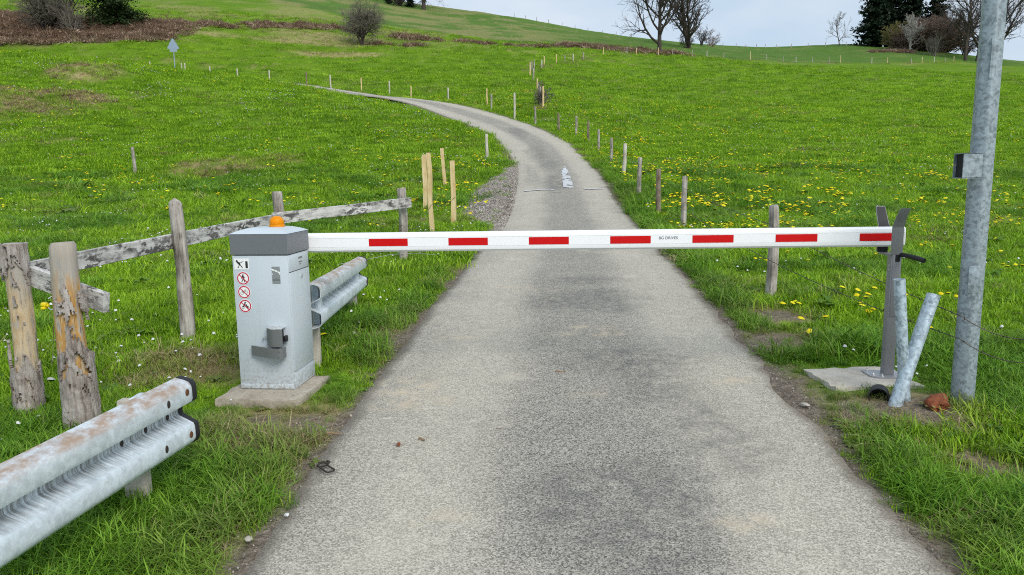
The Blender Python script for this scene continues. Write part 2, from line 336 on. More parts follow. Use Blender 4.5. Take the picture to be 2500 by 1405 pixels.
def mat_galv(name, base, rust=0.0, blotch=.5, sc=9.0):
    t = NT(name); p = t.pos()
    v = t.vor(p, sc * 3.2, 'F1', 'Color'); n = t.noise(p, sc, 5, .6, dist=1.2); n2 = t.noise(p, sc * 5, 4)
    sep = t.n('ShaderNodeSeparateColor'); t.l(v, sep.inputs[0])
    f = t.math('ADD', t.math('MULTIPLY', sep.outputs[0], .35), n)
    lo = tuple(x * (1 - blotch) for x in base); hi = tuple(min(1, x * (1 + blotch * .75)) for x in base)
    c = t.ramp(f, [(.45, lo), (.66, base), (.92, hi)])
    c = t.mix(t.ramp(n2, [(.35, .35), (.6, 0)]), c, tuple(x * .7 for x in base))
    if rust:
        g = t.n('ShaderNodeTexCoord').outputs['Object']; at_ = t.attr('rust')
        rf = t.math('MULTIPLY', at_, t.ramp(t.noise(p, 14, 6, .7, (1, .6, 1)), [(.36, .05), (.58, 1)]))
        c = t.mix(t.math('MULTIPLY', rf, rust, True), c, (.36, .22, .12))
        st = t.attr('streak'); sf = t.math('MULTIPLY', st, t.ramp(t.noise(p, 26, 5, .65, (.08, 2.6, .10)), [(.42, 0), (.60, 1)]))
        c = t.mix(t.math('MULTIPLY', sf, .75, True), c, (.10, .095, .085))
    t.bump(n2, .12, .004); t.set(c, t.ramp(n, [(.3, .42), (.7, .6)]), .25); M[name] = t.m
mat_galv('galv_rail', (.66, .735, .785), .85, .15, 11)
mat_galv('galv_pole', (.305, .36, .395), 0, .42, 19)
mat_galv('galv_blue', (.42, .51, .57), 0, .45, 16)
def mat_wood(name, cols, sc=1.0, crack=.5, axis='z', crackcol=(.035, .03, .025), blot=0, top=0):
    t = NT(name); p = t.pos(); st = {'z': (14, 14, 1.1), 'x': (1.1, 14, 14)}[axis]
    oi = t.n('ShaderNodeObjectInfo'); ad = t.n('ShaderNodeVectorMath', operation='ADD'); t.l(p, ad.inputs[0])
    cmb = t.n('ShaderNodeCombineXYZ'); k = t.math('MULTIPLY', oi.outputs['Random'], 37.0); t.l(k, cmb.inputs[0]); t.l(k, cmb.inputs[2]); t.l(cmb.outputs[0], ad.inputs[1]); p = ad.outputs[0]
    g = t.noise(p, 2.2 * sc, 5, .6, st); f = t.noise(p, 7 * sc, 5, .7, st); b = t.noise(p, 5 * sc, 5, .6)
    n = len(cols); c = t.ramp(t.mix(.45, g, b), [(.37 + .26 * i / (n - 1), cols[i]) for i in range(n)])
    c = t.mix(t.math('MULTIPLY', t.ramp(f, [(.30, 1), (.43, 0)]), crack), c, crackcol)
    if top:
        zz = t.n('ShaderNodeSeparateXYZ'); t.l(t.n('ShaderNodeTexCoord').outputs['Object'], zz.inputs[0]); c = t.mix(t.ramp(t.math('ADD', zz.outputs[2], t.math('MULTIPLY', t.math('SUBTRACT', t.noise(p, 3, 4, .6, (3, 3, 1)), .5), .7)), [(top - .12, 0), (top + .10, .85)]), c, t.mix(g, (.26, .24, .215), (.50, .48, .45)))
    if blot:
        l1 = t.noise(p, 20, 6, .75, (.45, 1, 1)); l2 = t.noise(p, 4.5, 4, .6, (.5, 1, 1)); c = t.mix(t.math('MULTIPLY', t.ramp(l1, [(.47, 0), (.53, 1)]), t.ramp(l2, [(.40, .1), (.54, .95)])), c, (.075, .070, .068))
    t.bump(f, .5, .008); t.set(c, .9, spec=.2); M[name] = t.m
mat_wood('wood_grey', [(.15, .13, .11), (.28, .25, .22), (.42, .385, .345), (.55, .52, .48)], crack=.95)
mat_wood('wood_pale', [(.30, .27, .22), (.46, .42, .35), (.56, .53, .46), (.66, .63, .57)], crack=.7)
mat_wood('board_grey', [(.34, .325, .31), (.50, .485, .465), (.62, .605, .585), (.70, .69, .67)], 1.0, .6, 'x', (.10, .095, .09), 1)
mat_wood('wood_brown', [(.10, .075, .055), (.18, .135, .10), (.25, .20, .16), (.30, .26, .21)], crack=.8)
mat_wood('wood_fresh', [(.50, .34, .15), (.62, .46, .23), (.70, .55, .30), (.74, .62, .40)], crack=.25, crackcol=(.25, .15, .07))
mat_wood('wood_peeled', [(.20, .16, .13), (.44, .40, .35), (.52, .31, .10), (.44, .24, .08), (.55, .42, .25), (.40, .37, .34)], 1.1, .9, top=.86)
mat_wood('wood_peeled_pale', [(.24, .19, .14), (.46, .38, .28), (.58, .47, .32), (.50, .36, .20), (.42, .38, .33)], 1.1, .9, top=.80)
mat_wood('bark_grey', [(.13, .105, .09), (.27, .23, .205), (.38, .34, .31), (.47, .43, .40)], 1.6, .8)
def mat_bark(name, c0, c1):
    t = NT(name); p = t.pos(); n = t.noise(p, 3, 4); t.set(t.mix(n, c0, c1), .95, spec=.1); M[name] = t.m
mat_bark('tree_bark', (.045, .036, .030), (.10, .085, .072))
mat_bark('twig_brown', (.15, .105, .085), (.25, .185, .15))
mat_bark('twig_grey', (.14, .125, .10), (.23, .21, .175))
mat_bark('twig_pale', (.35, .33, .30), (.5, .48, .44))
mat_bark('twig_olive', (.14, .13, .05), (.22, .20, .08))
def mat_leaf(name, c0, c1, c2, trans=.35, wpos=.35, rnd=.5, rough=.6, dryc=(.34, .27, .13)):
    """thin leaf: colour from a wide meadow pattern, the single tuft and a little of the blade"""
    t = NT(name); P = t.pos(False)
    a = t.mix(.35, t.noise(P, wpos, 3, .6), t.noise(P, wpos * .17, 3, .6)); oi = t.n('ShaderNodeObjectInfo').outputs['Random']
    f = t.math('ADD', t.math('MULTIPLY', a, 1 - rnd), t.math('MULTIPLY', oi, rnd))
    c = t.ramp(f, [(.27, c0), (.5, c1), (.73, c2)])
    bl = t.attr('bl'); c = t.mix(t.math('MULTIPLY', bl, .45), c, c2)
    c = t.mix(t.attr('dry', 'INSTANCER'), c, dryc)
    t.set(c, rough, spec=.22)
    tr = t.n('ShaderNodeBsdfTranslucent'); t.l(c, tr.inputs[0])
    mxs = t.n('ShaderNodeMixShader'); mxs.inputs[0].default_value = trans; t.l(t.b.outputs[0], mxs.inputs[1]); t.l(tr.outputs[0], mxs.inputs[2]); t.l(mxs.outputs[0], t.out.inputs[0])
    M[name] = t.m
mat_leaf('grass', (.050, .145, .004), (.180, .375, .007), (.380, .590, .032), rough=.5)
mat_leaf('grass_lush', (.035, .120, .006), (.110, .275, .012), (.260, .460, .045), rough=.5)
mat_leaf('weed_leaf', (.05, .12, .012), (.085, .18, .02), (.14, .26, .035), .25)
mat_leaf('straw', (.26, .19, .09), (.38, .30, .15), (.46, .40, .24), .2)
mat_leaf('bracken_leaf', (.21, .125, .085), (.35, .235, .165), (.48, .37, .27), .2, 1.2, .7)
mat_leaf('needle', (.006, .014, .007), (.012, .026, .012), (.022, .042, .017), .08, .5, .2)
mat_leaf('evergreen', (.010, .022, .006), (.020, .042, .010), (.040, .075, .018), .1, .5, .2)
mat_leaf('petal_yellow', (.82, .64, .004), (.90, .76, .008), (.94, .84, .03), .25)
mat_leaf('petal_white', (.72, .74, .74), (.80, .81, .80), (.86, .86, .84), .25)

def mat_ground():
    t = NT('meadow_ground'); P = t.pos(False)
    n0 = t.noise(P, .045, 3, .6); n1 = t.noise(P, .42, 4, .65); n2 = t.noise(P, 2.4, 5, .7, dist=.6); n3 = t.noise(P, 14, 4, .7)
    f = t.mix(.5, t.mix(.42, n1, n0), t.mix(.5, n2, n3))
    grass = t.ramp(f, [(.30, (.046, .100, .006)), (.43, (.085, .170, .008)), (.52, (.120, .220, .011)), (.66, (.180, .280, .026))])
    grass = t.mix(t.math('MULTIPLY', t.attr('pasture'), .85), grass, t.ramp(f, [(.30, (.040, .090, .016)), (.5, (.075, .150, .026)), (.68, (.12, .20, .045))]))
    dry = t.ramp(n2, [(.3, (.20, .17, .06)), (.5, (.31, .25, .12)), (.7, (.42, .34, .19))])
    c = t.mix(t.math('MULTIPLY', t.attr('dry'), t.ramp(n2, [(.25, .25), (.55, 1)])), grass, dry)
    brk = t.ramp(t.mix(.5, n2, n3), [(.32, (.13, .078, .05)), (.5, (.25, .165, .115)), (.68, (.38, .27, .19))])
    c = t.mix(t.math('MULTIPLY', t.attr('bracken'), t.ramp(n1, [(.25, .6), (.5, 1)])), c, brk)
    soil = t.ramp(t.mix(.5, n3, t.noise(P, 55, 3)), [(.3, (.07, .055, .04)), (.5, (.17, .14, .11)), (.7, (.31, .27, .22))])
    c = t.mix(t.attr('dirt'), c, soil)

    t.bump(t.mix(.5, n2, n3), .9, .12); t.set(c, .95, spec=.1); M['ground'] = t.m
mat_ground()
def mat_road():
    t = NT('asphalt_chipseal'); P = t.pos(False); u = t.attr('across'); au = t.math('ABSOLUTE', u)
    # wheel tracks: pale and dusty; crown: coarse, dark
    big = t.noise(P, .55, 4, .6); mid = t.noise(P, 2.2, 5, .65); wob = t.math('MULTIPLY', t.math('SUBTRACT', t.noise(P, .35, 3), .5), .35)
    au2 = t.math('ABSOLUTE', t.math('ADD', t.math('SUBTRACT', u, .05), wob))
    track = t.ramp(au2, [(.0, 0), (.25, .06), (.46, .85), (.66, 1), (.85, .8), (1, .5)])
    tone = t.math('ADD', t.math('MULTIPLY', track, .36), t.math('MULTIPLY', t.mix(.5, t.mix(.5, big, mid), t.noise(P, 9, 5, .75)), .90))
    base = t.ramp(tone, [(.30, (.088, .083, .074)), (.44, (.188, .175, .150)), (.64, (.372, .345, .285)), (.84, (.52, .48, .39))])
    chip = t.vor(P, 165, 'F1', 'Color'); s_ = t.n('ShaderNodeSeparateColor'); t.l(chip, s_.inputs[0])
    chip2 = t.noise(P, 125, 3, .7)
    spk = t.math('ADD', t.math('MULTIPLY', s_.outputs[0], .55), t.math('MULTIPLY', chip2, .55))
    lo = t.mix(.66, base, (.032, .031, .029)); hi = t.mix(.55, base, (.74, .70, .60))
    cont = t.ramp(spk, [(.28, 0), (.52, .42), (.85, 1)])
    c = t.mix(cont, lo, hi)
    c = t.mix(t.math('MULTIPLY', track, .25), c, base)
    dust = t.math('MULTIPLY', t.ramp(t.noise(P, 1.5, 5, .62, (1, 1.6, 1)), [(.58, 0), (.72, 1)]), t.ramp(mid, [(.4, 0), (.62, .75)]))
    c = t.mix(t.math('MULTIPLY', dust, .7), c, (.60, .54, .44))
    pale = t.math('MULTIPLY', t.ramp(t.noise(P, 6.5, 6, .72, (1, 2.2, 1)), [(.60, 0), (.68, 1)]), t.ramp(au, [(.25, .15), (.5, .75)])); c = t.mix(pale, c, (.58, .54, .46))
    sand = t.attr('sand'); c = t.mix(t.math('MULTIPLY', sand, t.ramp(t.noise(P, 7, 6, .75), [(.44, .0), (.60, .75)])), c, (.58, .48, .34))
    pat = t.attr('patch'); c = t.mix(t.math('MULTIPLY', pat, t.ramp(t.noise(P, 7, 7, .8), [(.38, .55), (.62, .05)])), c, (.085, .085, .086))
    edge = t.ramp(t.math('ADD', au, t.math('MULTIPLY', t.math('SUBTRACT', t.noise(P, 5, 4), .5), .12)), [(.93, 0), (.99, .7)])
    c = t.mix(edge, c, (.15, .125, .10))
    t.bump(spk, .55, .006); t.set(c, .88, spec=.25); M['road'] = t.m
mat_road()
def mat_gravel():
    t = NT('gravel_bed'); P = t.pos(False); v = t.vor(P, 42, 'F1', 'Color'); s_ = t.n('ShaderNodeSeparateColor'); t.l(v, s_.inputs[0])
    c = t.ramp(t.mix(.4, s_.outputs[0], t.noise(P, 2, 4)), [(.2, (.10, .085, .075)), (.5, (.23, .205, .185)), (.8, (.40, .37, .34))])
    t.bump(t.vor(P, 42), .8, .02); t.set(c, .95); M['gravel'] = t.m
    t = NT('stone'); oi = t.n('ShaderNodeObjectInfo').outputs['Random']; n = t.noise(t.pos(), 40, 3)
    t.set(t.ramp(t.mix(.3, oi, n), [(.1, (.09, .075, .065)), (.45, (.24, .205, .18)), (.8, (.44, .41, .36))]), .9); M['stone'] = t.m
    t = NT('road_paint'); P = t.pos(False); t.set(t.mix(t.ramp(t.noise(P, 14, 5, .7), [(.35, .75), (.6, 0)]), (.62, .64, .66), (.30, .30, .29)), .7); M['paint'] = t.m
mat_gravel()

# ---------------------------------------------------------------- ground sheet
def axis(parts):
    out = []
    for a, b, st in parts: out += list(np.arange(a, b, st))
    return np.array(out + [parts[-1][1]])
gx = axis([(-300,-110,14), (-110,-60,3.0), (-60,-26,1.2), (-26,-8,.5), (-8,-3,.22), (-3,4,.12), (4,9,.22), (9,26,.5), (26,60,1.4), (60,140,3.5), (140,340,16)])
gy = axis([(-14,1,1.0), (1,9,.13), (9,20,.25), (20,56,.5), (56,112,.8), (112,230,2.2), (230,460,14)])
X, Y = np.meshgrid(gx, gy); Z = ground(X, Y)
nx, ny = len(gx), len(gy); ii = np.arange(nx * ny).reshape(ny, nx)
Fq = np.stack([ii[:-1, :-1], ii[:-1, 1:], ii[1:, 1:], ii[1:, :-1]], -1).reshape(-1, 4)
gr = raw('meadow_ground', np.stack([X, Y, Z], -1).reshape(-1, 3), Fq, M['ground'], smooth=True)
di, br, dr, dd, ss = masks(X, Y)
_fy = np.interp(X.ravel(), [-400, 2, 4, 12, 20, 35, 62, 90, 400], [400, 120, 116, 112, 110, 124.7, 142, 154, 175]); past = sstep(-1, 2.5, Y.ravel() - _fy)
for nm, a in (('dirt', di), ('bracken', br), ('dry', dr), ('pasture', past)):
    at_ = gr.data.attributes.new(nm, 'FLOAT', 'POINT'); at_.data.foreach_set('value', a.astype(np.float32))
tag(gr, 'rolling green hillside meadow rising to the ridge', 'meadow', kind='structure')

# ---------------------------------------------------------------- lane
def lane():
    Ss = np.r_[np.arange(0, 32, .12), np.arange(32, SARC[-1], .35)]
    cx = np.interp(Ss, SARC, CEN[:, 0]); cy = np.interp(Ss, SARC, CEN[:, 1]); nx_ = np.interp(Ss, SARC, NRM[:, 0]); ny_ = np.interp(Ss, SARC, NRM[:, 1]); hw = np.interp(Ss, SARC, HW)
    us = np.array([-1.03, -1, -.93, -.8, -.65, -.5, -.35, -.2, -.07, .07, .2, .35, .5, .65, .8, .93, 1, 1.03]); n = len(us)
    e_l = .07 * (fbm(Ss, Ss * 0, 1.6, 50) - .5) + .06 * (vn(Ss, Ss * 0 + 3, 6.5, 51) - .5); e_r = .08 * (fbm(Ss, Ss * 0, 1.3, 52) - .5) + .06 * (vn(Ss, Ss * 0, 6.0, 53) - .5)
    U_, S_ = np.meshgrid(us, np.arange(len(Ss)))
    w = hw[S_] + np.where(U_ < 0, e_l[S_], e_r[S_]) * (np.abs(U_) ** 3)
    x = cx[S_] + nx_[S_] * U_ * w; y = cy[S_] + ny_[S_] * U_ * w
    z = hz(x, y) + .006 - .05 * np.clip(np.abs(U_) - 1.0, 0, 1) / .03 + .012 * (1 - U_ ** 2) + .012 * (fbm(x, y, .8, 61) - .5)
    m = len(Ss); id_ = np.arange(m * n).reshape(m, n)
    F = np.stack([id_[:-1, :-1], id_[:-1, 1:], id_[1:, 1:], id_[1:, :-1]], -1).reshape(-1, 4)
    o = raw('lane_asphalt', np.stack([x, y, z], -1).reshape(-1, 3), F, M['road'], smooth=True)
    a = o.data.attributes.new('across', 'FLOAT', 'POINT'); a.data.foreach_set('value', U_.ravel().astype(np.float32))
    xr, yr = x.ravel(), y.ravel(); wob = .9 * (fbm(xr, yr, 3, 71) - .5)
    sand = np.zeros(len(xr))
    for sx, sy, ra, rb in [(-.02,7.95,.22,.10), (.36,7.75,.26,.09), (.30,7.35,.1,.05), (.66,6.25,.22,.10), (.82,6.0,.14,.12), (.36,6.0,.12,.07), (-.55,8.5,.12,.08), (-.72,4.75,.22,.2), (-.6,4.45,.3,.12), (.96,5.55,.07,.05), (.98,2.95,.08,.05), (.42,4.55,.12,.1), (-.5,5.95,.13,.08), (1.45,4.85,.18,.15), (-.3,3.0,.16,.07)]:
        q = np.hypot((xr - sx) / ra, (yr - sy) / rb) + wob; sand = np.maximum(sand, 1 - sstep(.25, 1.3, q))
    pat = np.zeros(len(xr))
    for sx, sy, ra, rb in [(.75,7.3,.6,.55), (.85,8.3,.4,.25), (1.15,20.6,.34,1.9), (.62,22.5,.2,3.0), (1.25,25.5,.5,2.0), (1.1,3.9,.3,.5), (.4,3.1,.5,.5), (1.0,4.6,.35,.3), (.9,5.2,.5,.5), (1.0,29,.5,2.5), (.3,36,.5,3), (.55,2.75,.3,.3)]:
        q = np.hypot((xr - sx) / ra, (yr - sy) / rb) + wob; pat = np.maximum(pat, 1 - sstep(.55, 1.25, q))
    for nm, v in (('sand', sand), ('patch', pat)):
        a = o.data.attributes.new(nm, 'FLOAT', 'POINT'); a.data.foreach_set('value', v.astype(np.float32))
    tag(o, 'narrow grey chip-sealed lane curving uphill through the meadow', 'lane', kind='structure')
lane()
def on_lane(x, y): return float(hz(x, y)) + .018
# gravel bay left of the lane
def bay():
    ys = np.linspace(12.6, 26, 70); e = np.interp(ys, [p[1] for p in EL], [p[0] for p in EL]); V = []; n = 12
    for i, y in enumerate(ys):
        w_ = float(gravel_edge(y)) + .10 * (float(vn(y, 0, 2.2, 81)) - .5)
        for k in range(n):
            f = k / (n - 1); x = e[i] + .10 - f * (w_ + .18); V.append((x, y, float(hz(x, y)) + .012 - .05 * (f > .97) - .02 * (f < .1)))
    id_ = np.arange(70 * n).reshape(70, n); F = np.stack([id_[:-1, 1:], id_[:-1, :-1], id_[1:, :-1], id_[1:, 1:]], -1).reshape(-1, 4)
    tag(raw('gravel_bay', V, F, M['gravel'], smooth=True), 'grey brown gravel passing bay on the left edge of the lane', 'gravel', kind='structure')
bay()
# worn white paint on the lane: a ragged dash and a thin cross line
def paint(name, cells, thr, label):
    V = []; F = []
    for (x, y, w_, h_) in cells:
        if vn(x, y, 4.5, 91) * .6 + vn(x, y, 15.0, 92) * .4 < thr: continue
        n = len(V); z = on_lane(x, y) + .012
        for a, b in ((-1,-1), (1,-1), (1,1), (-1,1)): V.append((x + a * w_ / 2, y + b * h_ / 2, float(hz(x + a * w_ / 2, y + b * h_ / 2)) + .030))
        F.append((n, n+1, n+2, n+3))
    tag(raw(name, V, F, M['paint']), label, 'road marking', kind='structure')
paint('road_marking', [(1.36 + .050 * (j - 19.4) + i * .02, j, .021, .065) for j in np.arange(19.4, 24.6, .06) for i in range(15) if abs(i - 7 + 1.2 * (vn(j, 0, 1.1, 95) - .5)) < 6.2 + 2.0 * (vn(j, 4, 2.6, 96) - .5) - max(0, j - 22.4) * 2.2], .37, 'worn white painted dash on the lane beyond the barrier')
paint('cross_marking', [(x, 19.12 + .07 * math.sin(x * 3) + i * .05 - .35 * max(0, .9 - x), .034, .055) for x in np.arange(.35, 2.55, .03) for i in range(2)], .47, 'broken thin white line across the lane beyond the barrier')

# ---------------------------------------------------------------- concrete slabs
def slab(name, c, w, d, zt, th, rz, mat, label, seed):
    rr = random.Random(seed); bm = bmesh.new(); bmesh.ops.create_cube(bm, size=1)
    bmesh.ops.subdivide_edges(bm, edges=bm.edges[:], cuts=7, use_grid_fill=True)
    for v in bm.verts:
        v.co.x *= w; v.co.y *= d; v.co.z = v.co.z * th - th / 2
        ed = (abs(v.co.x) > w * .49) + (abs(v.co.y) > d * .49) + (v.co.z > -.001)
        k = .009 if ed >= 2 else .003
        v.co += Vector((rr.uniform(-1, 1), rr.uniform(-1, 1), rr.uniform(-1, .3))) * k
        if ed >= 2: v.co.x *= .988; v.co.y *= .988; v.co.z -= .004
    me = bpy.data.meshes.new(name); bm.to_mesh(me); bm.free(); me.materials.append(M[mat]); me.polygons.foreach_set('use_smooth', [True] * len(me.polygons)); me.set_sharp_from_angle(angle=R(50))
    o = bpy.data.objects.new(name, me); COL.objects.link(o); o.location = (c[0], c[1], zt); o.rotation_euler = (0, 0, rz)
    return tag(o, label, 'concrete slab')
slab('concrete_slab', (-1.565, 4.72), .54, .58, .303, .2, R(-8), 'concrete', 'brownish concrete slab under the grey barrier cabinet', 3)
slab('concrete_slab', (2.29, 4.72), .58, .46, .322, .2, R(3), 'concrete_pale', 'pale concrete slab under the boom rest post beside the lane', 5)

# ---------------------------------------------------------------- barrier: cabinet, beacon, boom
def barrier():
    YAW = R(-5); root = empty('barrier_gate', (-1.768, 4.655, .303), YAW)
    tag(root, 'grey barrier cabinet with amber beacon and long red and white boom across the lane', 'barrier')
    W_, D_ = .36, .36; TB = .868
    MB().box((W_/2, D_/2, TB/2), (W_, D_, TB)).build('cabinet_body', M['cabinet_grey'], root, True, .003)
    MB().box((W_/2, -.0022, .02), (W_ - .012, .004, .03)).build('base_strip', M['cabinet_grey'], root, True, .001)
    # side face (towards the lane): fixed top panel, locked door, plinth
    MB().box((W_ + .002, D_/2, .81), (.006, D_ - .022, .10)).build('top_panel', M['cabinet_grey'], root, True, .002)
    dr_ = MB().box((W_ + .003, D_/2, .435), (.008, D_ - .022, .64)).build('door', M['cabinet_grey'], root, True, .002)
    MB().lathe([(.0, 0), (.011, 0), (.011, .006), (.008, .009), (0, .009)], 14).build('lock', M['steel_bright'], dr_, True).matrix_local = Matrix.Translation((W_ + .006, .20, .715)) @ Matrix.Rotation(R(90), 4, 'Y')
    MB().box((W_ + .004, D_/2, .052), (.010, D_ - .012, .10)).build('plinth_panel', M['cabinet_grey'], root, True, .002)
    MB().box((W_ + .0005, D_/2, .7575), (.004, D_ - .03, .006)).build('door_gap', M['print_black'], root)
    tx = MB()
    for z, ln, h in ((.835, .062, .012), (.808, .055, .008), (.793, .032, .006)):
        x = -ln / 2; k = 0
        while x < ln / 2 - .002:
            w = (.005, .007, .004, .006)[k % 4]; tx.box((W_ + .0056, .20 + x + w / 2, z), (.001, w, h)); x += w + .003; k += 1
    tx.build('type_plate_lettering', M['print_grey'], root)
    # cap
    b = .007; z0 = TB + .006; prof = [(z0, b), (z0 + .128, b), (z0 + .146, -.034), (z0 + .158, -.075), (z0 + .162, -.11)]
    V = []; F = []
    for z, e in prof: V += [(-e, -e, z), (W_ + e, -e, z), (W_ + e, D_ + e, z), (-e, D_ + e, z)]
    for i in range(len(prof) - 1):
        for k in range(4): F.append((i*4+k, i*4+(k+1)%4, i*4+4+(k+1)%4, i*4+4+k))
    F += [(3, 2, 1, 0), tuple(range(len(prof)*4-4, len(prof)*4))]
    cap = MB().add(V, F).build('cap', M['cap_grey'], root, False, .002, seg=1)
    tp = MB(); V = []; F = []
    top = [(p[0] + .0025, p[1] + (.001 if i == 0 else .0025)) for i, p in enumerate(prof[1:])]
    for z, e in top: V += [(-e, -e, z), (W_ + e, -e, z), (W_ + e, D_ + e, z), (-e, D_ + e, z)]
    for i in range(len(top) - 1):
        for k in range(4): F.append((i*4+k, i*4+(k+1)%4, i*4+4+(k+1)%4, i*4+4+k))
    F.append(tuple(range(len(top)*4-4, len(top)*4)))
    MB().add(V, F).build('cap_roof', M['cabinet_grey'], cap, False)
    # amber beacon
    bx, by, bz = .222, .20, z0 + .163
    bc = MB().lathe([(0, 0), (.050, 0), (.050, .010), (.046, .016), (0, .016)], 28, (bx, by, bz)).build('beacon', M['amber'], root, True)
    MB().lathe([(.044, .0161), (.046, .020), (.0455, .036), (.042, .048), (.033, .060), (.018, .068), (0, .070)], 28, (bx, by, bz)).build('beacon_dome', M['amber'], bc, True)
    MB().lathe([(.0, .018), (.030, .018), (.031, .038), (.024, .050), (.010, .057), (0, .058)], 20, (bx, by, bz)).build('beacon_lens', M['amber_in'], bc, True)
    # stickers on the front
    def disc(mb, u, z, r0, r1, y0, y1, n=36):
        V = []; F = []
        for k in range(n):
            c, s = math.cos(2*math.pi*k/n), math.sin(2*math.pi*k/n)
            V += [(u + r1*c, y0, z + r1*s), (u + r1*c, y1, z + r1*s), (u + r0*c, y1, z + r0*s), (u + r0*c, y0, z + r0*s)]
        for k in range(n):
            a, b_ = k*4, ((k+1) % n)*4
            F += [(a, b_, b_+1, a+1), (a+1, b_+1, b_+2, a+2)]
            if r0 > 0: F.append((a+2, b_+2, b_+3, a+3))
        return mb.add(V, F)
    def limb(mb, pts, w, u, z, y0=-.0030, y1=-.0022):
        for (x0, z0_), (x1, z1) in zip(pts[:-1], pts[1:]):
            d = Vector((x1 - x0, z1 - z0_)); ln = d.length; a = math.atan2(d.y, d.x)
            mb.box((u + (x0 + x1)/2, (y0 + y1)/2, z + (z0_ + z1)/2), (ln + w * .6, y1 - y0, w), (0, -a, 0))
        return mb
    wz = .815; ws = MB().box((.060, -.0016, wz), (.096, .0014, .070)).build('warning_sticker', M['sticker_white'], root)
    pg = MB(); disc(pg, .030, wz + .020, 0, .006, -.0024, -.0030, 12); limb(pg, [(-.036, .020), (-.022, .012), (-.012, .004)], .005, .060, wz); limb(pg, [(-.028, .014), (-.012, -.002)], .011, .060, wz)
    limb(pg, [(-.014, -.002), (-.020, -.018), (-.026, -.024)], .005, .060, wz); limb(pg, [(-.012, -.002), (-.002, -.014), (.004, -.024)], .005, .060, wz); limb(pg, [(-.018, .010), (-.004, .008), (.004, .014)], .004, .060, wz)
    limb(pg, [(.006, .016), (.014, .016)], .002, .060, wz); pg.box((.093, -.0027, wz - .004), (.015, .001, .044)); pg.build('pictogram', M['print_black'], ws)
    kinds = ['walker', 'bicycle', 'rider']
    for k, z in enumerate((.724, .636, .546)):
        u = .064 + .001 * k
        st = disc(MB(), u, z, 0, .0425, -.0008, -.0020).build('prohibition_sticker', M['sticker_white'], root)
        rg = disc(MB(), u, z, .0325, .0395, -.0021, -.0027); rg.build('red_ring', M['sticker_red'], st)
        pg = MB()
        if kinds[k] == 'walker':
            disc(pg, u, z + .021, 0, .0052, -.0022, -.0030, 12); limb(pg, [(-.001, .013), (.001, -.004)], .010, u, z); limb(pg, [(0, -.004), (-.006, -.014), (-.010, -.024)], .005, u, z)
            limb(pg, [(.001, -.004), (.007, -.014), (.010, -.024)], .005, u, z); limb(pg, [(-.002, .013), (-.011, .005), (-.012, -.002)], .0035, u, z); limb(pg, [(.003, .013), (.010, .005), (.012, .001)], .0035, u, z); m_ = 'print_black'
        elif kinds[k] == 'bicycle':
            disc(pg, u - .014, z - .006, .0085, .0105, -.0022, -.0029, 20); disc(pg, u + .013, z - .001, .0085, .0105, -.0022, -.0029, 20)
            limb(pg, [(-.014, -.006), (-.006, .008), (.009, .010), (.013, -.001)], .0022, u, z); limb(pg, [(-.006, .008), (-.001, -.004), (.009, .010)], .0022, u, z); limb(pg, [(.006, .014), (.013, .015)], .0022, u, z); m_ = 'print_grey'
        else:
            disc(pg, u - .015, z - .012, .006, .0088, -.0022, -.0029, 20); disc(pg, u + .017, z - .010, .006, .0088, -.0022, -.0029, 20)
            limb(pg, [(-.016, -.002), (-.004, .001), (.010, .002), (.017, -.010)], .007, u, z); limb(pg, [(-.008, .002), (-.002, .014)], .008, u, z); disc(pg, u + .001, z + .022, 0, .0052, -.0022, -.0030, 12); limb(pg, [(-.001, .014), (.011, .008)], .003, u, z); m_ = 'print_black'
        pg.build('pictogram', M[m_], st)
        limb(MB(), [(-.0245, .0245), (.0245, -.0245)], .0055, u, z, -.0034, -.0028).build('red_slash', M['sticker_red'], st)
    # small grey emblem plate
    ez = .744; em = MB().box((.281, -.0016, ez), (.052, .0014, .108)).build('emblem_plate', M['emblem_grey'], root)
    q = MB(); limb(q, [(-.026, .036), (-.008, .030), (.012, .022), (.024, .014)], .009, .281, ez); disc(q, .261, ez + .006, 0, .0045, -.0024, -.0032, 10); disc(q, .301, ez + .006, 0, .0045, -.0024, -.0032, 10); q.build('emblem_arc', M['sticker_white'], em)
    disc(MB(), .281, ez, 0, .021, -.0024, -.0036, 24).build('emblem_disc', M['emblem_grey'], em)
    MB().box((.281, -.0030, ez - .030), (.050, .0014, .010)).build('emblem_bar', M['print_grey'], em)
    # padlock hood and hand lever on the front
    hd = MB(); P_ = []
    hd.prism([(.0, 0), (.105, 0), (.105, .004), (0, .004)], -.0, -.075)
    V = []; F = []; prof = [(0, 0), (0, -.035), (.030, -.070), (.062, -.082), (.112, -.070), (.112, -.062), (.064, -.072), (.034, -.061), (.007, -.031), (.007, 0)]
    h0, h1 = -.108, .004; n = len(prof); V = [(x, y, h0) for x, y in prof] + [(x, y, h1) for x, y in prof]
    F = [tuple(range(n)), tuple(range(2*n-1, n-1, -1))] + [(i, i+n, (i+1) % n + n, (i+1) % n) for i in range(n)]
    hood = MB().add(V, F).build('padlock_hood', M['latch_grey'], root, True, loc=(.212, -.001, .405))
    MB().add([(0, 0, 0), (0, -.035, 0), (.030, -.070, 0), (.062, -.082, 0), (.112, -.070, 0), (.112, 0, 0), (0, 0, .004), (0, -.035, .004), (.030, -.070, .004), (.062, -.082, .004), (.112, -.070, .004), (.112, 0, .004)], [tuple(range(6)), tuple(range(11, 5, -1))] + [(i, i+6, (i+1) % 6+6, (i+1) % 6) for i in range(6)]).build('hood_top', M['cabinet_grey'], hood, loc=(0, 0, .0045))
    MB().box((.100, -.045, -.050), (.022, .034, .088)).box((.122, -.030, -.062), (.022, .03, .04)).build('padlock', M['rubber'], hood, True, .008)
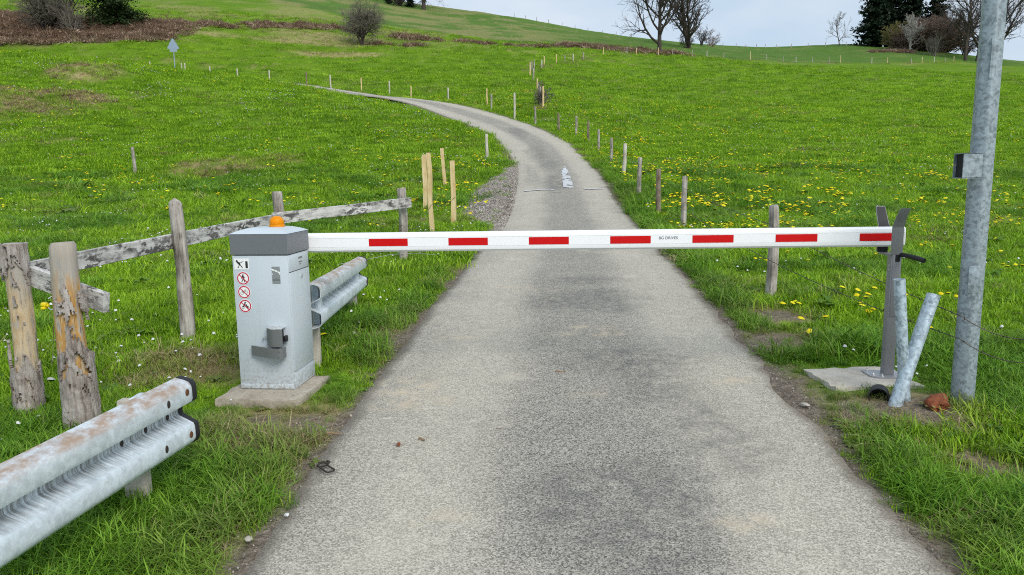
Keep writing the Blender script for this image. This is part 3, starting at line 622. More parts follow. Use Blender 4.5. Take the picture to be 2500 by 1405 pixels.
    MB().lathe([(0, 0), (.003, 0), (.003, .003), (0, .003)], 8, (.062, -.085, -.093)).build('rivet', M['steel_bright'], hood)
    MB().tube([(.25, -.03, .29), (.25, -.03, .255)], .016, 12).box((.265, -.02, .275), (.05, .04, .03)).build('lever_pivot', M['print_grey'], root, True)
    lv = MB(); prof = [(.098, -.022), (.220, -.070), (.268, -.086), (.305, -.082), (.322, -.066), (.326, -.02), (.320, -.02), (.316, -.062), (.302, -.076), (.268, -.080), (.222, -.064), (.100, -.017)]
    n = len(prof); V = [(x, y, .232 - (.326 - x) * -.04) for x, y in prof] + [(x, y, .298 + (.326 - x) * .03) for x, y in prof]
    F = [tuple(range(n)), tuple(range(2*n-1, n-1, -1))] + [(i, i+n, (i+1) % n + n, (i+1) % n) for i in range(n)]
    lever = lv.add(V, F).build('hand_lever', M['latch_grey'], root, True, loc=(0, -.001, -.012))
    for zz in (.247, .280): MB().lathe([(0, 0), (.004, 0), (.004, .003), (0, .003)], 8).build('rivet', M['steel_bright'], lever).matrix_local = Matrix.Translation((.306, -.083, zz)) @ Matrix.Rotation(R(90), 4, 'X')
    MB().tube([(.212, -.012, .345), (.180, -.022, .345), (.178, -.022, .330)], .004, 8).build('hasp', M['emblem_grey'], root, True)
    # boom: flange and profile, laid out from its own pivot
    ang = math.atan2(4.85 - 5.05, 2.561 + 1.403)
    bo = Vector((-1.403, 5.05, 1.213)); Lb = 3.97
    inv = (Matrix.Translation((-1.768, 4.655, .303)) @ Matrix.Rotation(YAW, 4, 'Z')).inverted()
    Mb = inv @ (Matrix.Translation(bo) @ Matrix.Rotation(ang, 4, 'Z') @ Matrix.Rotation(-math.atan2(.012, Lb), 4, 'Y'))
    hh, dd_ = .064, .042
    pr = [(-dd_ + .018, -hh), (dd_ - .018, -hh), (dd_ - .004, -hh + .012), (dd_, -hh + .030), (dd_, hh - .030), (dd_ - .004, hh - .012), (dd_ - .018, hh), (-dd_ + .018, hh), (-dd_ + .004, hh - .012), (-dd_, hh - .030),
          (-dd_, .031), (-dd_ + .0022, .0305), (-dd_ + .0022, .0285), (-dd_, .028), (-dd_, -.028), (-dd_ + .0022, -.0285), (-dd_ + .0022, -.0305), (-dd_, -.031), (-dd_, -hh + .030), (-dd_ + .004, -hh + .012)]
    n = len(pr); V = [(-.30, y, z) for y, z in pr] + [(Lb, y, z) for y, z in pr]
    F = [tuple(range(n)), tuple(range(2*n-1, n-1, -1))] + [(i, i+n, (i+1) % n + n, (i+1) % n) for i in range(n)]
    boom = MB().add(V, F).build('boom', M['boom_white'], root, True); boom.matrix_local = Mb
    ec = MB(); V = [(Lb + .001, y * 1.03, z * 1.02) for y, z in pr[:10] + [pr[10], pr[13], pr[14], pr[17]] + pr[18:]]; m_ = len(V); V += [(Lb + .008, y, z) for _, y, z in V]
    F = [tuple(range(m_)), tuple(range(2*m_-1, m_-1, -1))] + [(i, i+m_, (i+1) % m_ + m_, (i+1) % m_) for i in range(m_)]
    ec.add(V, F).build('end_cap', M['boom_white'], boom, True)
    for k in range(7):
        x0 = .443 + .5405 * k; x1 = x0 + .264 + .001 * k
        MB().box(((x0 + x1)/2, -dd_ - .0008, .0005), (x1 - x0, .0014, .050)).build('red_stripe', M['signal_red'], boom)
    cu = bpy.data.curves.new('lettering', 'FONT'); cu.body = 'BG DRIVES'; cu.size = .026; cu.extrude = .0004; cu.align_x = 'CENTER'; cu.space_character = 1.02
    to = bpy.data.objects.new('lettering_tmp', cu); me = bpy.data.meshes.new_from_object(to); bpy.data.objects.remove(to); me.materials.append(M['print_grey'])
    lo = bpy.data.objects.new('lettering', me); COL.objects.link(lo); lo.parent = boom; lo.matrix_local = Matrix.Translation((2.447, -dd_ - .0012, .002)) @ Matrix.Rotation(R(90), 4, 'X')
    MB().box((-.12, -.02, 0), (.20, .09, .17)).build('boom_flange', M['latch_grey'], boom, True, .006)
barrier()

# ---------------------------------------------------------------- boom rest post
def boom_rest():
    root = empty('boom_rest', (2.462, 4.725, .322), R(-3)); tag(root, 'grey steel boom rest post with forked top and black release handle', 'boom rest')
    V = [(-.125, .10, 0), (-.125, -.04, 0), (-.085, -.085, 0), (.06, -.085, 0), (.095, -.05, 0), (.095, .10, 0)]; n = 6
    V += [(x, y, .008) for x, y, _ in V]; F = [tuple(range(n)), tuple(range(2*n-1, n-1, -1))] + [(i, i+n, (i+1) % n + n, (i+1) % n) for i in range(n)]
    MB().add(V, F).build('base_plate', M['plate_silver'], root)
    for x, y in ((-.10, -.03), (-.055, -.06), (.065, -.055), (-.1, .07), (.07, .07)):
        MB().lathe([(0, 0), (.011, 0), (.011, .010), (.006, .011), (.006, .022), (0, .022)], 6, (x, y, .008)).build('bolt', M['steel_bright'], root)
    MB().box((0, 0, .40), (.066, .062, .784)).build('post', M['rest_grey'], root, True, .006)
    MB().box((-.004, -.0325, .612), (.040, .005, .43)).build('cover_strip', M['rest_grey'], root, True, .002)
    MB().box((.004, -.0332, .845 - .065), (.030, .004, .052)).build('lock_slot', M['hole_dark'], root)
    for z in (.70, .73): MB().box((-.0345, -.012, z), (.005, .016, .006)).build('hinge_pin', M['steel_bright'], root)
    # fork plates either side of the boom, flared at the top, rubber lined inside
    for s in (-1, 1):
        y = .066 * s + .078 * 0 + .072; y = (.172 if s > 0 else -.036)
        pts = [(y, .80), (y, .975), (y + s * .040, 1.045), (y + s * .075, 1.098)]
        V = []; F = []; w = (.037, .037, .034, .030)
        for i, (yy, zz) in enumerate(pts):
            x0 = -.026 + (.004 if i == 3 else 0); V += [(x0 - w[i] + .022, yy, zz), (x0 + w[i] + .022, yy, zz), (x0 + w[i] + .022, yy + .006, zz), (x0 - w[i] + .022, yy + .006, zz)]
        for i in range(3):
            for k in range(4): F.append((i*4+k, i*4+(k+1) % 4, i*4+4+(k+1) % 4, i*4+4+k))
        F += [(3, 2, 1, 0), (12, 13, 14, 15)]
        pg = MB().add(V, F).build('fork_plate', M['rest_grey'], root, True, .002)
        V2 = [(x * .86 - .0005, yy - s * .0032 * 1.0 - (0.006 if s > 0 else -.006) * .4, zz * 1 - .004) for x, yy, zz in V]
        MB().add(V2, F).build('rubber_lining', M['rubber'], pg, True)
    MB().box((0, .068, .792), (.06, .205, .012)).build('fork_bridge', M['rest_grey'], root, True, .002)
    MB().tube([(.020, -.02, .800), (.045, -.08, .797), (.075, -.16, .787), (.088, -.20, .779)], [.013, .015, .0155, .015], 14).build('release_handle', M['rubber'], root, True)
boom_rest()

# ---------------------------------------------------------------- guard rails
def w_profile(h=.33, t=.004, d=.082):
    base = [(0, 1.0), (.50, .975), (.82, .945), (.97, .895), (1.0, .85), (1.0, .705), (.93, .66), (.16, .565), (.03, .54), (0, .50), (.03, .46), (.16, .435), (.93, .34), (1.0, .295), (1.0, .15), (.97, .105), (.82, .055), (.50, .025), (0, 0)]
    f = [(u * d, v * h) for u, v in base]; P = []
    for i, (u, v) in enumerate(f):
        a = f[max(i-1, 0)]; b = f[min(i+1, len(f)-1)]; tx, tz = b[0]-a[0], b[1]-a[1]; l_ = math.hypot(tx, tz); P.append((u + tz/l_ * t, v - tx/l_ * t))
    return f, P
def guard_rail(name, pts, label, posts, trim_at, bolts, seed, h=.33):
    """pts: bottom back edge points, far end first"""
    root = empty(name, (pts[0][0], pts[0][1], g1(pts[0][0], pts[0][1]))); tag(root, label, 'guard rail'); o0 = Vector(root.location)
    f, b = w_profile(h); loop = f + b[::-1]; n = len(loop); P = [Vector(p) for p in pts]
    d = np.r_[0, np.cumsum([(P[i+1]-P[i]).length for i in range(len(P)-1)])]; m = int(d[-1] / .06) + 2; ts = np.linspace(0, d[-1], m)
    def cpt(t): return Vector([float(np.interp(t, d, [p[k] for p in P])) for k in range(3)])
    side = Vector((P[1].y - P[0].y, -(P[1].x - P[0].x), 0)).normalized()
    if side.x < 0: side = -side
    V = []; F = []; ru = []; stv = []
    rr = np.random.default_rng(seed)
    for i, t in enumerate(ts):
        c = cpt(t) - o0
        for k, (u, v) in enumerate(loop):
            wob = .0025 * (vn(t, v * 3, 5.0, seed) - .5)
            p = c + side * (u + wob) + Vector((0, 0, v)); V.append(p)
            ru.append(max(0, min(1, (v / h - .84) / .08)) if k < len(f) else .3); stv.append(1.0 if .40 < v / h < .60 and k < len(f) else 0.0)
    for i in range(m - 1):
        for k in range(n): F.append((i*n+k, i*n+(k+1) % n, (i+1)*n+(k+1) % n, (i+1)*n+k))
    F += [tuple(range(n)), tuple(range((m-1)*n, m*n))[::-1]]
    bo = MB().add(V, F).build('beam', M['galv_rail'], root, True)
    for nm, a_ in (('rust', ru), ('streak', stv)):
        a = bo.data.attributes.new(nm, 'FLOAT', 'POINT'); a.data.foreach_set('value', np.array(a_, np.float32))
    for t in trim_at:
        f2, b2 = w_profile(h, .012); l2 = [(u + .005, v) for u, v in f2] + [(u + .002, v) for u, v in b2[::-1]]; V = []; F = []
        dirn = (P[1] - P[0]).normalized()
        for e in (-.014, .014):
            c = cpt(t) - o0 + dirn * e * (1 if t < d[-1]/2 else -1)
            for u, v in l2: V.append(c + side * u + Vector((0, 0, v * 1.02 - .003)))
        F = [(k, (k+1) % n, n+(k+1) % n, n+k) for k in range(n)] + [tuple(range(n)), tuple(range(n, 2*n))[::-1]]
        MB().add(V, F).build('edge_trim', M['rubber'], root, True)
    for t, vf, slot in bolts:
        us = np.interp(1 - vf, [1 - q / h for _, q in f], [u for u, _ in f])
        c = cpt(t) - o0 + side * float(us) + Vector((0, 0, vf * h)); dirn = (P[1] - P[0]).normalized()
        mb = MB(); mb.lathe([(0, 0), (.0135 if not slot else .011, 0), (.012 if not slot else .009, .003), (0, .004 if not slot else .003)], 12)
        ob = mb.build('bolt_hole' if slot else 'bolt', M['rusty'] if not slot else M['dark_iron'], root)
        ob.matrix_local = Matrix.Translation(c) @ side.to_track_quat('Z', 'Y').to_matrix().to_4x4() @ Matrix.Diagonal((1.0, 1.7 if slot else 1.25, 1, 1))
    for t in posts:
        c = cpt(t); zb = g1(c.x, c.y); x = c - o0 - side * (.075 if seed == 1 else .03)
        q = MB(); hgt = c.z + h * .9 - zb + .2; q.box((x.x, x.y, zb - .2 - o0.z + hgt/2), (.10, .055, hgt)); q.build('post', M['concrete_pale'], root, True, .005)
        MB().box((x.x + side.x * .045, x.y + side.y * .045, c.z + h * .5 - o0.z), (.05, .10, .30)).build('spacer_block', M['galv_rail'], root, True, .004)
    return root
guard_rail('guard_rail', [(-1.60, 3.42, .392), (-1.775, 2.28, .366), (-2.02, .4, .33)], 'near galvanised guard rail with rust on top and black edging at its end', (.24, 2.3), (.0,),
           [(.055, .83, 0), (.20, .80, 1), (.10, .50, 1), (.26, .50, 1), (.42, .50, 1), (.05, .20, 0), (.24, .21, 1), (1.22, .41, 1)], 1)
guard_rail('guard_rail', [(-1.555, 7.46, .535), (-1.41, 5.06, .605)], 'short galvanised guard rail behind the barrier cabinet', (.35, 2.2), (.0,), [(.06, .83, 0), (.06, .22, 0)], 2, h=.325)

# ---------------------------------------------------------------- lamp pole
def pole():
    root = empty('lamp_pole', (2.685, 4.27, g1(2.685, 4.27))); tag(root, 'tall galvanised steel pole beside the boom rest, cut off by the top of the frame', 'pole')
    n = 6; V = []; F = []; zs = [-.3, .2, .8, 1.6, 2.6, 4.2, 6.0]
    for z in zs:
        r_ = .0655 - .0012 * z
        for k in range(n):
            a0 = R(60 * k - 104)
            for da in (-4, 4): V.append((r_ * math.cos(a0 + R(da)), r_ * math.sin(a0 + R(da)) * .9, z))
    m = n * 2
    for i in range(len(zs) - 1):
        for k in range(m): F.append((i*m+k, i*m+(k+1) % m, (i+1)*m+(k+1) % m, (i+1)*m+k))
    F.append(tuple(range((len(zs)-1)*m, len(zs)*m)))
    MB().add(V, F).build('shaft', M['galv_pole'], root, True)
    bx = MB(); x, y, z, w, d, h, t = -.108, -.050, 1.395, .105, .09, .135, .005
    bx.box((x, y + d/2, z), (w, t, h)); bx.box((x, y - d/2, z), (w, t, h)); bx.box((x, y, z + h/2), (w, d + t, t)); bx.box((x, y, z - h/2), (w, d + t, t)); bx.box((x + w/2, y, z), (t, d, h))
    ob = bx.build('junction_box', M['galv_pole'], root, True)
    MB().box((x - .01, y, z), (.06, d - .012, h - .012)).build('box_inside', M['hole_dark'], ob)
    MB().box((-.070, -.03, 1.395), (.05, .05, .06)).build('box_bracket', M['galv_pole'], root)
    MB().box((-.006, -.0545, .745), (.062, .008, .16)).build('service_hatch', M['galv_pole'], root, True, .002).rotation_euler = (0, 0, R(-14))
    MB().box((-.012, -.0555, 1.98), (.006, .01, .22)).build('weld_seam', M['galv_pole'], root).rotation_euler = (0, 0, R(-14))
pole()

# ---------------------------------------------------------------- loose pieces by the pole
def pipe(name, p0, p1, r_, t, label, mat):
    P0, P1 = Vector(p0), Vector(p1); root_loc = P0; d = P1 - P0; ln = d.length; n = 20; V = []; F = []
    for z, rr_ in ((0, r_), (ln*.3, r_ * 1.01), (ln*.7, r_), (ln, r_), (ln, r_ - t), (ln*.5, r_ - t), (0, r_ - t)):
        for k in range(n): V.append((rr_ * math.cos(2*math.pi*k/n), rr_ * math.sin(2*math.pi*k/n) * .9, z))
    for i in range(7):
        j = (i + 1) % 7
        for k in range(n): F.append((i*n+k, i*n+(k+1) % n, j*n+(k+1) % n, j*n+k))
    o = MB().add(V, F).build(name, M[mat], None, True); o.matrix_world = Matrix.Translation(P0) @ d.to_track_quat('Z', 'Y').to_matrix().to_4x4()
    return tag(o, label, 'steel tube')
pipe('steel_tube', (2.355, 4.275, .19), (2.278, 4.30, 1.022), .036, .004, 'pale blue galvanised tube standing upright behind the leaning one', 'galv_blue')
pipe('steel_tube', (2.252, 4.215, .262), (2.520, 4.36, .915), .040, .004, 'pale blue galvanised tube leaning to the right against the upright one', 'galv_blue')
o = MB()
n = 22; V = []; F = []
for y, r_ in ((-.05, .056), (-.03, .058), (-.01, .056), (.01, .058), (.05, .056), (.05, .051), (-.05, .051)):
    for k in range(n): V.append((r_ * math.cos(2*math.pi*k/n), y, r_ * math.sin(2*math.pi*k/n)))
for i in range(7):
    j = (i + 1) % 7
    for k in range(n): F.append((i*n+k, i*n+(k+1) % n, j*n+(k+1) % n, j*n+k))
F.append(tuple(range(4*n, 5*n)))
o = o.add(V, F).build('drain_pipe', M['rubber'], None, True, loc=(2.215, 4.33, g1(2.205, 4.33) + .018), rz=R(-27)); tag(o, 'open black plastic pipe end lying at the foot of the leaning tube', 'pipe')
def lump(name, loc, size, mat, label, cat, seed, sub=3, group=None, rough=.35):
    bm = bmesh.new(); bmesh.ops.create_icosphere(bm, subdivisions=sub, radius=1); rr = random.Random(seed); off = Vector((rr.random()*9, rr.random()*9, rr.random()*9))
    from mathutils import noise as mn
    for v in bm.verts:
        k = 1 + rough * mn.noise(v.co * 1.4 + off) + rough * .5 * mn.noise(v.co * 4 + off); v.co = Vector((v.co.x * size[0], v.co.y * size[1], v.co.z * size[2])) * k
    me = bpy.data.meshes.new(name); bm.to_mesh(me); bm.free(); me.materials.append(M[mat]); ob = bpy.data.objects.new(name, me); COL.objects.link(ob); ob.location = loc; ob.rotation_euler = (0, 0, rr.random() * 6)
    return tag(ob, label, cat, group)
lump('rotten_stump', (2.475, 4.17, g1(2.475, 4.17) + .005), (.105, .07, .055), 'rotten_wood', 'crumbling rust-brown stump in the grass at the foot of the pole', 'stump', 4)

# ---------------------------------------------------------------- posts
def post_mesh(h, r0, r1, seed, n=12, rings=9, flat=.0, lump_=.10, under=.25, dome=.0):
    V = []; F = []; rr = np.random.default_rng(seed)
    zs = np.r_[np.linspace(-under, h - .02, rings), h]
    bx, by = rr.uniform(-.02, .02, 2)
    for i, z in enumerate(zs):
        f = max(0, z) / h; r_ = r0 + (r1 - r0) * f
        if i == len(zs) - 1: r_ *= .86
        for k in range(n):
            a = 2 * math.pi * k / n; q = r_ * (1 + lump_ * (2 * float(vn(k * .9 + seed, z * 5, 1.0, seed)) - 1))
            V.append((bx * math.sin(f * 3) + q * math.cos(a), by * math.sin(f * 2.4) + q * math.sin(a), z + (flat * q * math.cos(a) if i >= len(zs) - 2 else 0)))
    m = len(zs)
    for i in range(m - 1):
        for k in range(n): F.append((i*n+k, i*n+(k+1) % n, (i+1)*n+(k+1) % n, (i+1)*n+k))
    V.append((bx * math.sin(3), by * math.sin(2.4), h + dome)); c = len(V) - 1
    for k in range(n): F.append(((m-1)*n+k, (m-1)*n+(k+1) % n, c))
    return MB().add(V, F)
def bark_mesh(h, r0, r1, seed, cover):
    """thick torn plates of bark lying on the post: cover(angle, z) > 0 where bark is left"""
    nA, nZ = 64, 130; V = []; F = []; keep = np.zeros((nZ, nA), bool); top = {}
    zz, aa = np.meshgrid(h * (np.arange(nZ) + .5) / nZ, 2 * np.pi * (np.arange(nA) + .5) / nA, indexing='ij')
    keep = cover(aa, zz) + 1.7 * (fbm(np.cos(aa) * 1.3 + 5, np.sin(aa) * 1.3 + zz * 5.5, 1.5, seed, 4) - .5) + .25 * (vn(aa * 9, zz * 60, 1.0, seed + 1) - .5) > 0
    thick = fbm(np.cos(aa) * 2 + 3, np.sin(aa) * 2 + zz * 12, 2.0, seed + 5); jz = _hash(*np.meshgrid(np.arange(nZ + 1), np.arange(nA), indexing='ij'), seed); ja = _hash(*np.meshgrid(np.arange(nZ + 1), np.arange(nA), indexing='ij'), seed + 3)
    def vid(i, k, lay):
        key = (i, k % nA, lay)
        if key not in top:
            z = h * i / nZ + .006 * (jz[i, k % nA] - .5); a = 2 * math.pi * (k % nA + .6 * ja[i, k % nA] - .3) / nA; r_ = r0 + (r1 - r0) * z / h
            q = r_ * 1.02 if lay == 0 else r_ * 1.06 + .006 + .014 * thick[min(i, nZ - 1), k % nA]
            top[key] = len(V); V.append((q * math.cos(a), q * math.sin(a), z))
        return top[key]
    for i in range(nZ):
        for k in range(nA):
            if not keep[i, k]: continue
            F.append((vid(i, k, 1), vid(i, k+1, 1), vid(i+1, k+1, 1), vid(i+1, k, 1)))
            for di_, dk, e in ((0, -1, ((0, 0), (1, 0))), (0, 1, ((1, 1), (0, 1))), (-1, 0, ((0, 1), (0, 0))), (1, 0, ((1, 0), (1, 1)))):
                ni, nk = i + di_, (k + dk) % nA
                if ni < 0 or ni >= nZ or not keep[ni, nk]:
                    a_, b_ = e; F.append((vid(i + a_[0], k + a_[1], 1), vid(i + a_[0], k + a_[1], 0), vid(i + b_[0], k + b_[1], 0), vid(i + b_[0], k + b_[1], 1)))
    return MB().add(V, F)
def board(name, p0, p1, hgt, th, mat, parent, o0, seed=0):
    """plank between two world points, slightly bowed and worn"""
    P0, P1 = Vector(p0) - o0, Vector(p1) - o0; d = P1 - P0; ln = d.length; n = 14; V = []; F = []
    ex = d.normalized(); sy = Vector((0, 0, 1)).cross(ex).normalized(); ez = ex.cross(sy)
    for i in range(n + 1):
        x = ln * i / n; w = 1 + .05 * (float(vn(x, seed, 2.2, seed)) - .5); b = .012 * (float(vn(x, 3, .8, seed + 3)) - .5)
        for a, c in ((-1, -1), (1, -1), (1, 1), (-1, 1)): V.append((x, a * th / 2 + b, c * hgt / 2 * w + .01 * (float(vn(x, c, 1.6, seed + 7)) - .5)))
    for i in range(n):
        for k in range(4): F.append((i*4+k, i*4+(k+1) % 4, i*4+4+(k+1) % 4, i*4+4+k))
    F += [(3, 2, 1, 0), tuple(range(n*4, n*4+4))]
    o = MB().add(V, F).build(name, M[mat], parent, False, .003, seg=1)
    o.matrix_local = Matrix.Translation(P0) @ Matrix((ex, sy, ez)).transposed().to_4x4(); return o

# ---- old rail fence on the left
def rail_fence():
    o0 = Vector((-2.6, 6.0, g1(-2.6, 6.0))); root = empty('rail_fence', o0)
    tag(root, 'old wooden rail fence with bark-covered posts and weathered grey boards left of the barrier', 'fence')
    def put(o, x, y, lean=(0, 0)): o.parent = root; o.location = Vector((x, y, g1(x, y))) - o0; o.rotation_euler = (lean[0], lean[1], 0); return o
    p1 = put(post_mesh(1.09, .081, .066, 11, 20, 26, .03, .06).build('post', M['wood_peeled'], None, True), -2.485, 4.11, (R(0), R(-.6))); p1['label'] = 'thick post with torn bark and bare orange wood'
    bk = bark_mesh(1.09, .081, .066, 12, lambda a, z: np.clip((.44 - z) * 3.2, -.62, .40) + .66 * np.exp(-((z - .74) / .13) ** 2) * (np.cos(a + .7) > .25) - .2 * (z > .95)).build('bark', M['bark_grey'], p1, False); bk['kind'] = 'stuff'
    # loose strip of bark hanging off
    MB().add([(-.085, -.03, .62), (-.078, -.05, .62), (-.10, -.05, .44), (-.118, -.045, .40), (-.105, -.04, .46), (-.081, -.034, .63), (-.074, -.054, .63), (-.095, -.056, .44)], [(0, 1, 2, 4), (4, 2, 3), (5, 7, 6), (0, 4, 7, 5), (4, 3, 7), (1, 6, 7, 2), (2, 7, 3), (0, 5, 6, 1)]).build('bark_strip', M['bark_grey'], p1)
    p2 = put(post_mesh(1.045, .068, .058, 21, 18, 24, -.02, .06).build('post', M['wood_peeled_pale'], None, True), -2.965, 4.375, (0, R(.4))); p2['label'] = 'thick post with mottled peeling bark at the left edge of the fence'
    bark_mesh(1.045, .068, .058, 22, lambda a, z: np.clip((.22 - z) * 2.2, -.50, .12) + np.clip((z - .74) * 3, 0, .60) + .20 * (np.cos(a + .3) > .45)).build('bark', M['bark_grey'], p2, False)['kind'] = 'stuff'
    put(post_mesh(1.15, .060, .050, 31, 14, 16, 0, .08, dome=.03).build('post', M['wood_grey'], None, True), -2.70, 6.03, (0, R(-1)))
    put(post_mesh(1.09, .060, .056, 41, 14, 16, .02, .06).build('post', M['wood_grey'], None, True), -2.585, 8.22)
    p5 = put(post_mesh(.985, .058, .056, 51, 14, 16, .10, .07).build('post', M['wood_grey'], None, True), -1.46, 9.93)
    r_ = .075
    board('rail', (-2.95, 4.48, 1.108), (-2.535, 8.12, 1.216), .118, .032, 'board_grey', root, o0, 3)
    board('rail', (-2.60, 8.10, 1.214), (-1.33, 9.85, 1.318), .128, .032, 'board_grey', root, o0, 5)
    board('rail', (-2.925, 4.455, 1.092), (-2.325, 4.185, .958), .118, .04, 'board_grey', root, o0, 7)
    # yellow electric-fence insulator on a screw hook
    ins = MB(); c = Vector((-2.654, 4.14, .952)) - o0
    ins.box(c + Vector((0, 0, .008)), (.030, .03, .020), (0, R(10), 0)); ins.box(c + Vector((-.004, 0, -.012)), (.026, .03, .016), (0, R(-8), 0)); ins.tube([c + Vector((-.020, 0, 0)), c + Vector((.024, 0, 0))], .009, 10)
    io = ins.build('insulator', M['yellow_plastic'], root, True, .004)
    MB().tube([c + Vector((.018, 0, -.004)), c + Vector((.026, 0, -.020)), c + Vector((.042, 0, -.024)), c + Vector((.054, 0, -.012)), c + Vector((.060, 0, .004)), c + Vector((.095, 0, .006))], .0035, 8).build('screw_hook', M['steel_bright'], io, True)
    # rusty wire wound round the last post
    w = MB()
    for k in range(5):
        z = .30 + .045 * k; w.tube([(.064 * math.cos(t) , .064 * math.sin(t), z + .012 * math.sin(2 * t + k)) for t in np.linspace(0, 6.28, 18)], .003, 5, False)
    w.build('wire_binding', M['rusty'], p5)
rail_fence()

# ---- split stakes not yet wired in
def stake(x, y, h, w, lean, seed, label, z0=None):
    rr = np.random.default_rng(seed); V = []; F = []; n = 12; prof = [(-.5, -.42), (.42, -.5), (.55, .3), (-.1, .55), (-.55, .2)]; m = len(prof)
    for i in range(n + 1):
        f = i / n; z = -.25 + (h + .25) * f; c = (.014 * (float(vn(z, 0, 2.0, seed)) - .5) * 2, .014 * (float(vn(z, 5, 2.0, seed)) - .5) * 2); s = w * (1.0 + .18 * (float(vn(z, 9, 3.0, seed)) - .5))
        for px, py in prof: V.append((px * s + c[0] + lean * z, py * s + c[1], z))
    for i in range(n):
        for k in range(m): F.append((i*m+k, i*m+(k+1) % m, i*m+m+(k+1) % m, i*m+m+k))
    F += [tuple(range(m))[::-1], tuple(range(n*m, n*m+m))]
    o = MB().add(V, F).build('fence_stake', M['wood_fresh'], None, False, loc=(x, y, g1(x, y)), rz=rr.uniform(0, 6) * 0)
    return tag(o, label, 'stake', 'fresh pale split stakes left of the lane')
stake(-1.86, 16.2, 1.20, .085, .0, 61, 'left stake of the close pale pair, its foot higher in the grass')
stake(-1.37, 12.75, 1.37, .072, -.02, 62, 'right stake of the close pale pair, reaching down behind the boom')
stake(-1.79, 20.3, 1.05, .085, -.055, 63, 'pale stake leaning left behind the stake nearest the gravel bay')
stake(-1.075, 13.9, 1.19, .085, -.01, 64, 'sturdy pale stake nearest the gravel bay')

# ---- wire fences: prototypes shared by all runs
PROTO = {}
def proto_posts():
    for k, (mat, r0, sq) in enumerate([('wood_grey', .056, .1), ('wood_brown', .052, .0), ('wood_grey', .050, -.1), ('wood_brown', .058, .08), ('wood_fresh', .050, .0), ('wood_pale', .060, .05)]):
        o = post_mesh(1.0, r0, r0 * .9, 100 + k, 10, 10, sq, .10).build('post', M[mat], None, True); PROTO[k] = o.data; bpy.data.objects.remove(o)
proto_posts()
def wire_pts(P, sag=.03, n=6):
    out = []
    for a, b in zip(P[:-1], P[1:]):
        for i in range(n): f = i / n; out.append(Vector(a).lerp(Vector(b), f) + Vector((0, 0, -sag * 4 * f * (1 - f))))
    return out + [Vector(P[-1])]
def wire_fence(name, posts, label, wires=(), wr=.0022, scale_r=1.0, kinds=None, barbs=0, extra=None, rail=None):
    x0, y0, _ = posts[0]; o0 = Vector((x0, y0, g1(x0, y0))); root = empty(name, o0); tag(root, label, 'fence'); tops = []
    for i, (x, y, h) in enumerate(posts):
        z = g1(x, y); k = kinds[i] if kinds else (i * 7 + int(x * 13)) % 4
        o = bpy.data.objects.new('post', PROTO[k]); COL.objects.link(o); o.parent = root; o.location = Vector((x, y, z)) - o0; o.scale = (scale_r, scale_r, h)
        o.rotation_euler = (R(4 * (float(vn(i, 1, 1.0, 7)) - .5)), R(5 * (float(vn(i, 2, 1.7, 9)) - .5)), i * 1.3); tops.append((x, y, z, h))
    for f in wires:
        P = [(x - .05, y, z + h * f) for x, y, z, h in tops]
        if extra: P = [(e[0], e[1], e[2] + (f - wires[0]) * .35) for e in extra] + P
        W_ = [p - o0 for p in wire_pts(P)]; mb = MB().tube(W_, wr, 4, False)
        if barbs:
            d = np.r_[0, np.cumsum([(W_[i+1] - W_[i]).length for i in range(len(W_)-1)])]
            for t in np.arange(.05, min(d[-1], barbs), .11):
                c = Vector([float(np.interp(t, d, [q[k] for q in W_])) for k in range(3)])
                for s in range(2):
                    v = Vector((random.uniform(-1, 1), random.uniform(-1, 1), random.uniform(-1, 1))).normalized() * .011; mb.tube([c - v, c + v], wr * .8, 3, False)
        mb.build('wire', M['wire_steel'], root)
    return root
LANE = [(2.6,7.35,.92), (3.0,12.9,.90), (2.97,14.9,.94), (3.1,18.02,.93), (3.31,21.95,.92), (3.59,26.76,.87), (3.54,30.06,.88), (3.47,33.32,.89), (3.17,36.13,.9), (2.51,38.92,.89), (1.39,41.53,1.0)]
wire_fence('lane_fence', LANE, 'weathered wooden posts with barbed wire along the right edge of the lane', (.42, .80), .0026, 1.0, [0,2,1,0,5,0,2,1,0,3,0], 9.0,
           extra=[(3.9, 3.3, .50), (2.84, 4.0, .585), (2.60, 4.20, .68)])
LANE2 = [(.28,43.52,1.45), (-1.14,47.01,.98), (-1.46,49.44,1.06), (-4.2,51.78,.9), (-7.24,55.64,.88), (-9.2,58.2,1.06), (-11.78,60.57,1.08), (-14.67,62.52,1.03), (-16.88,63.4,1.12), (-20.47,65,1.02), (-23.5,66,1.02), (-26.63,68,1.09), (-29.67,70,1.25), (-30.27,70.6,1.2), (-34.29,73,1.2), (-38.37,76,1.16), (-42.52,79,1.15), (-46.93,82,.95)]
wire_fence('upper_lane_fence', LANE2, 'line of thin posts beside the lane where it bends left up the slope', (.8,), .003, 1.0, [5,0,4,5,4,5,4,5,3,5,5,5,5,5,5,5,5,5])
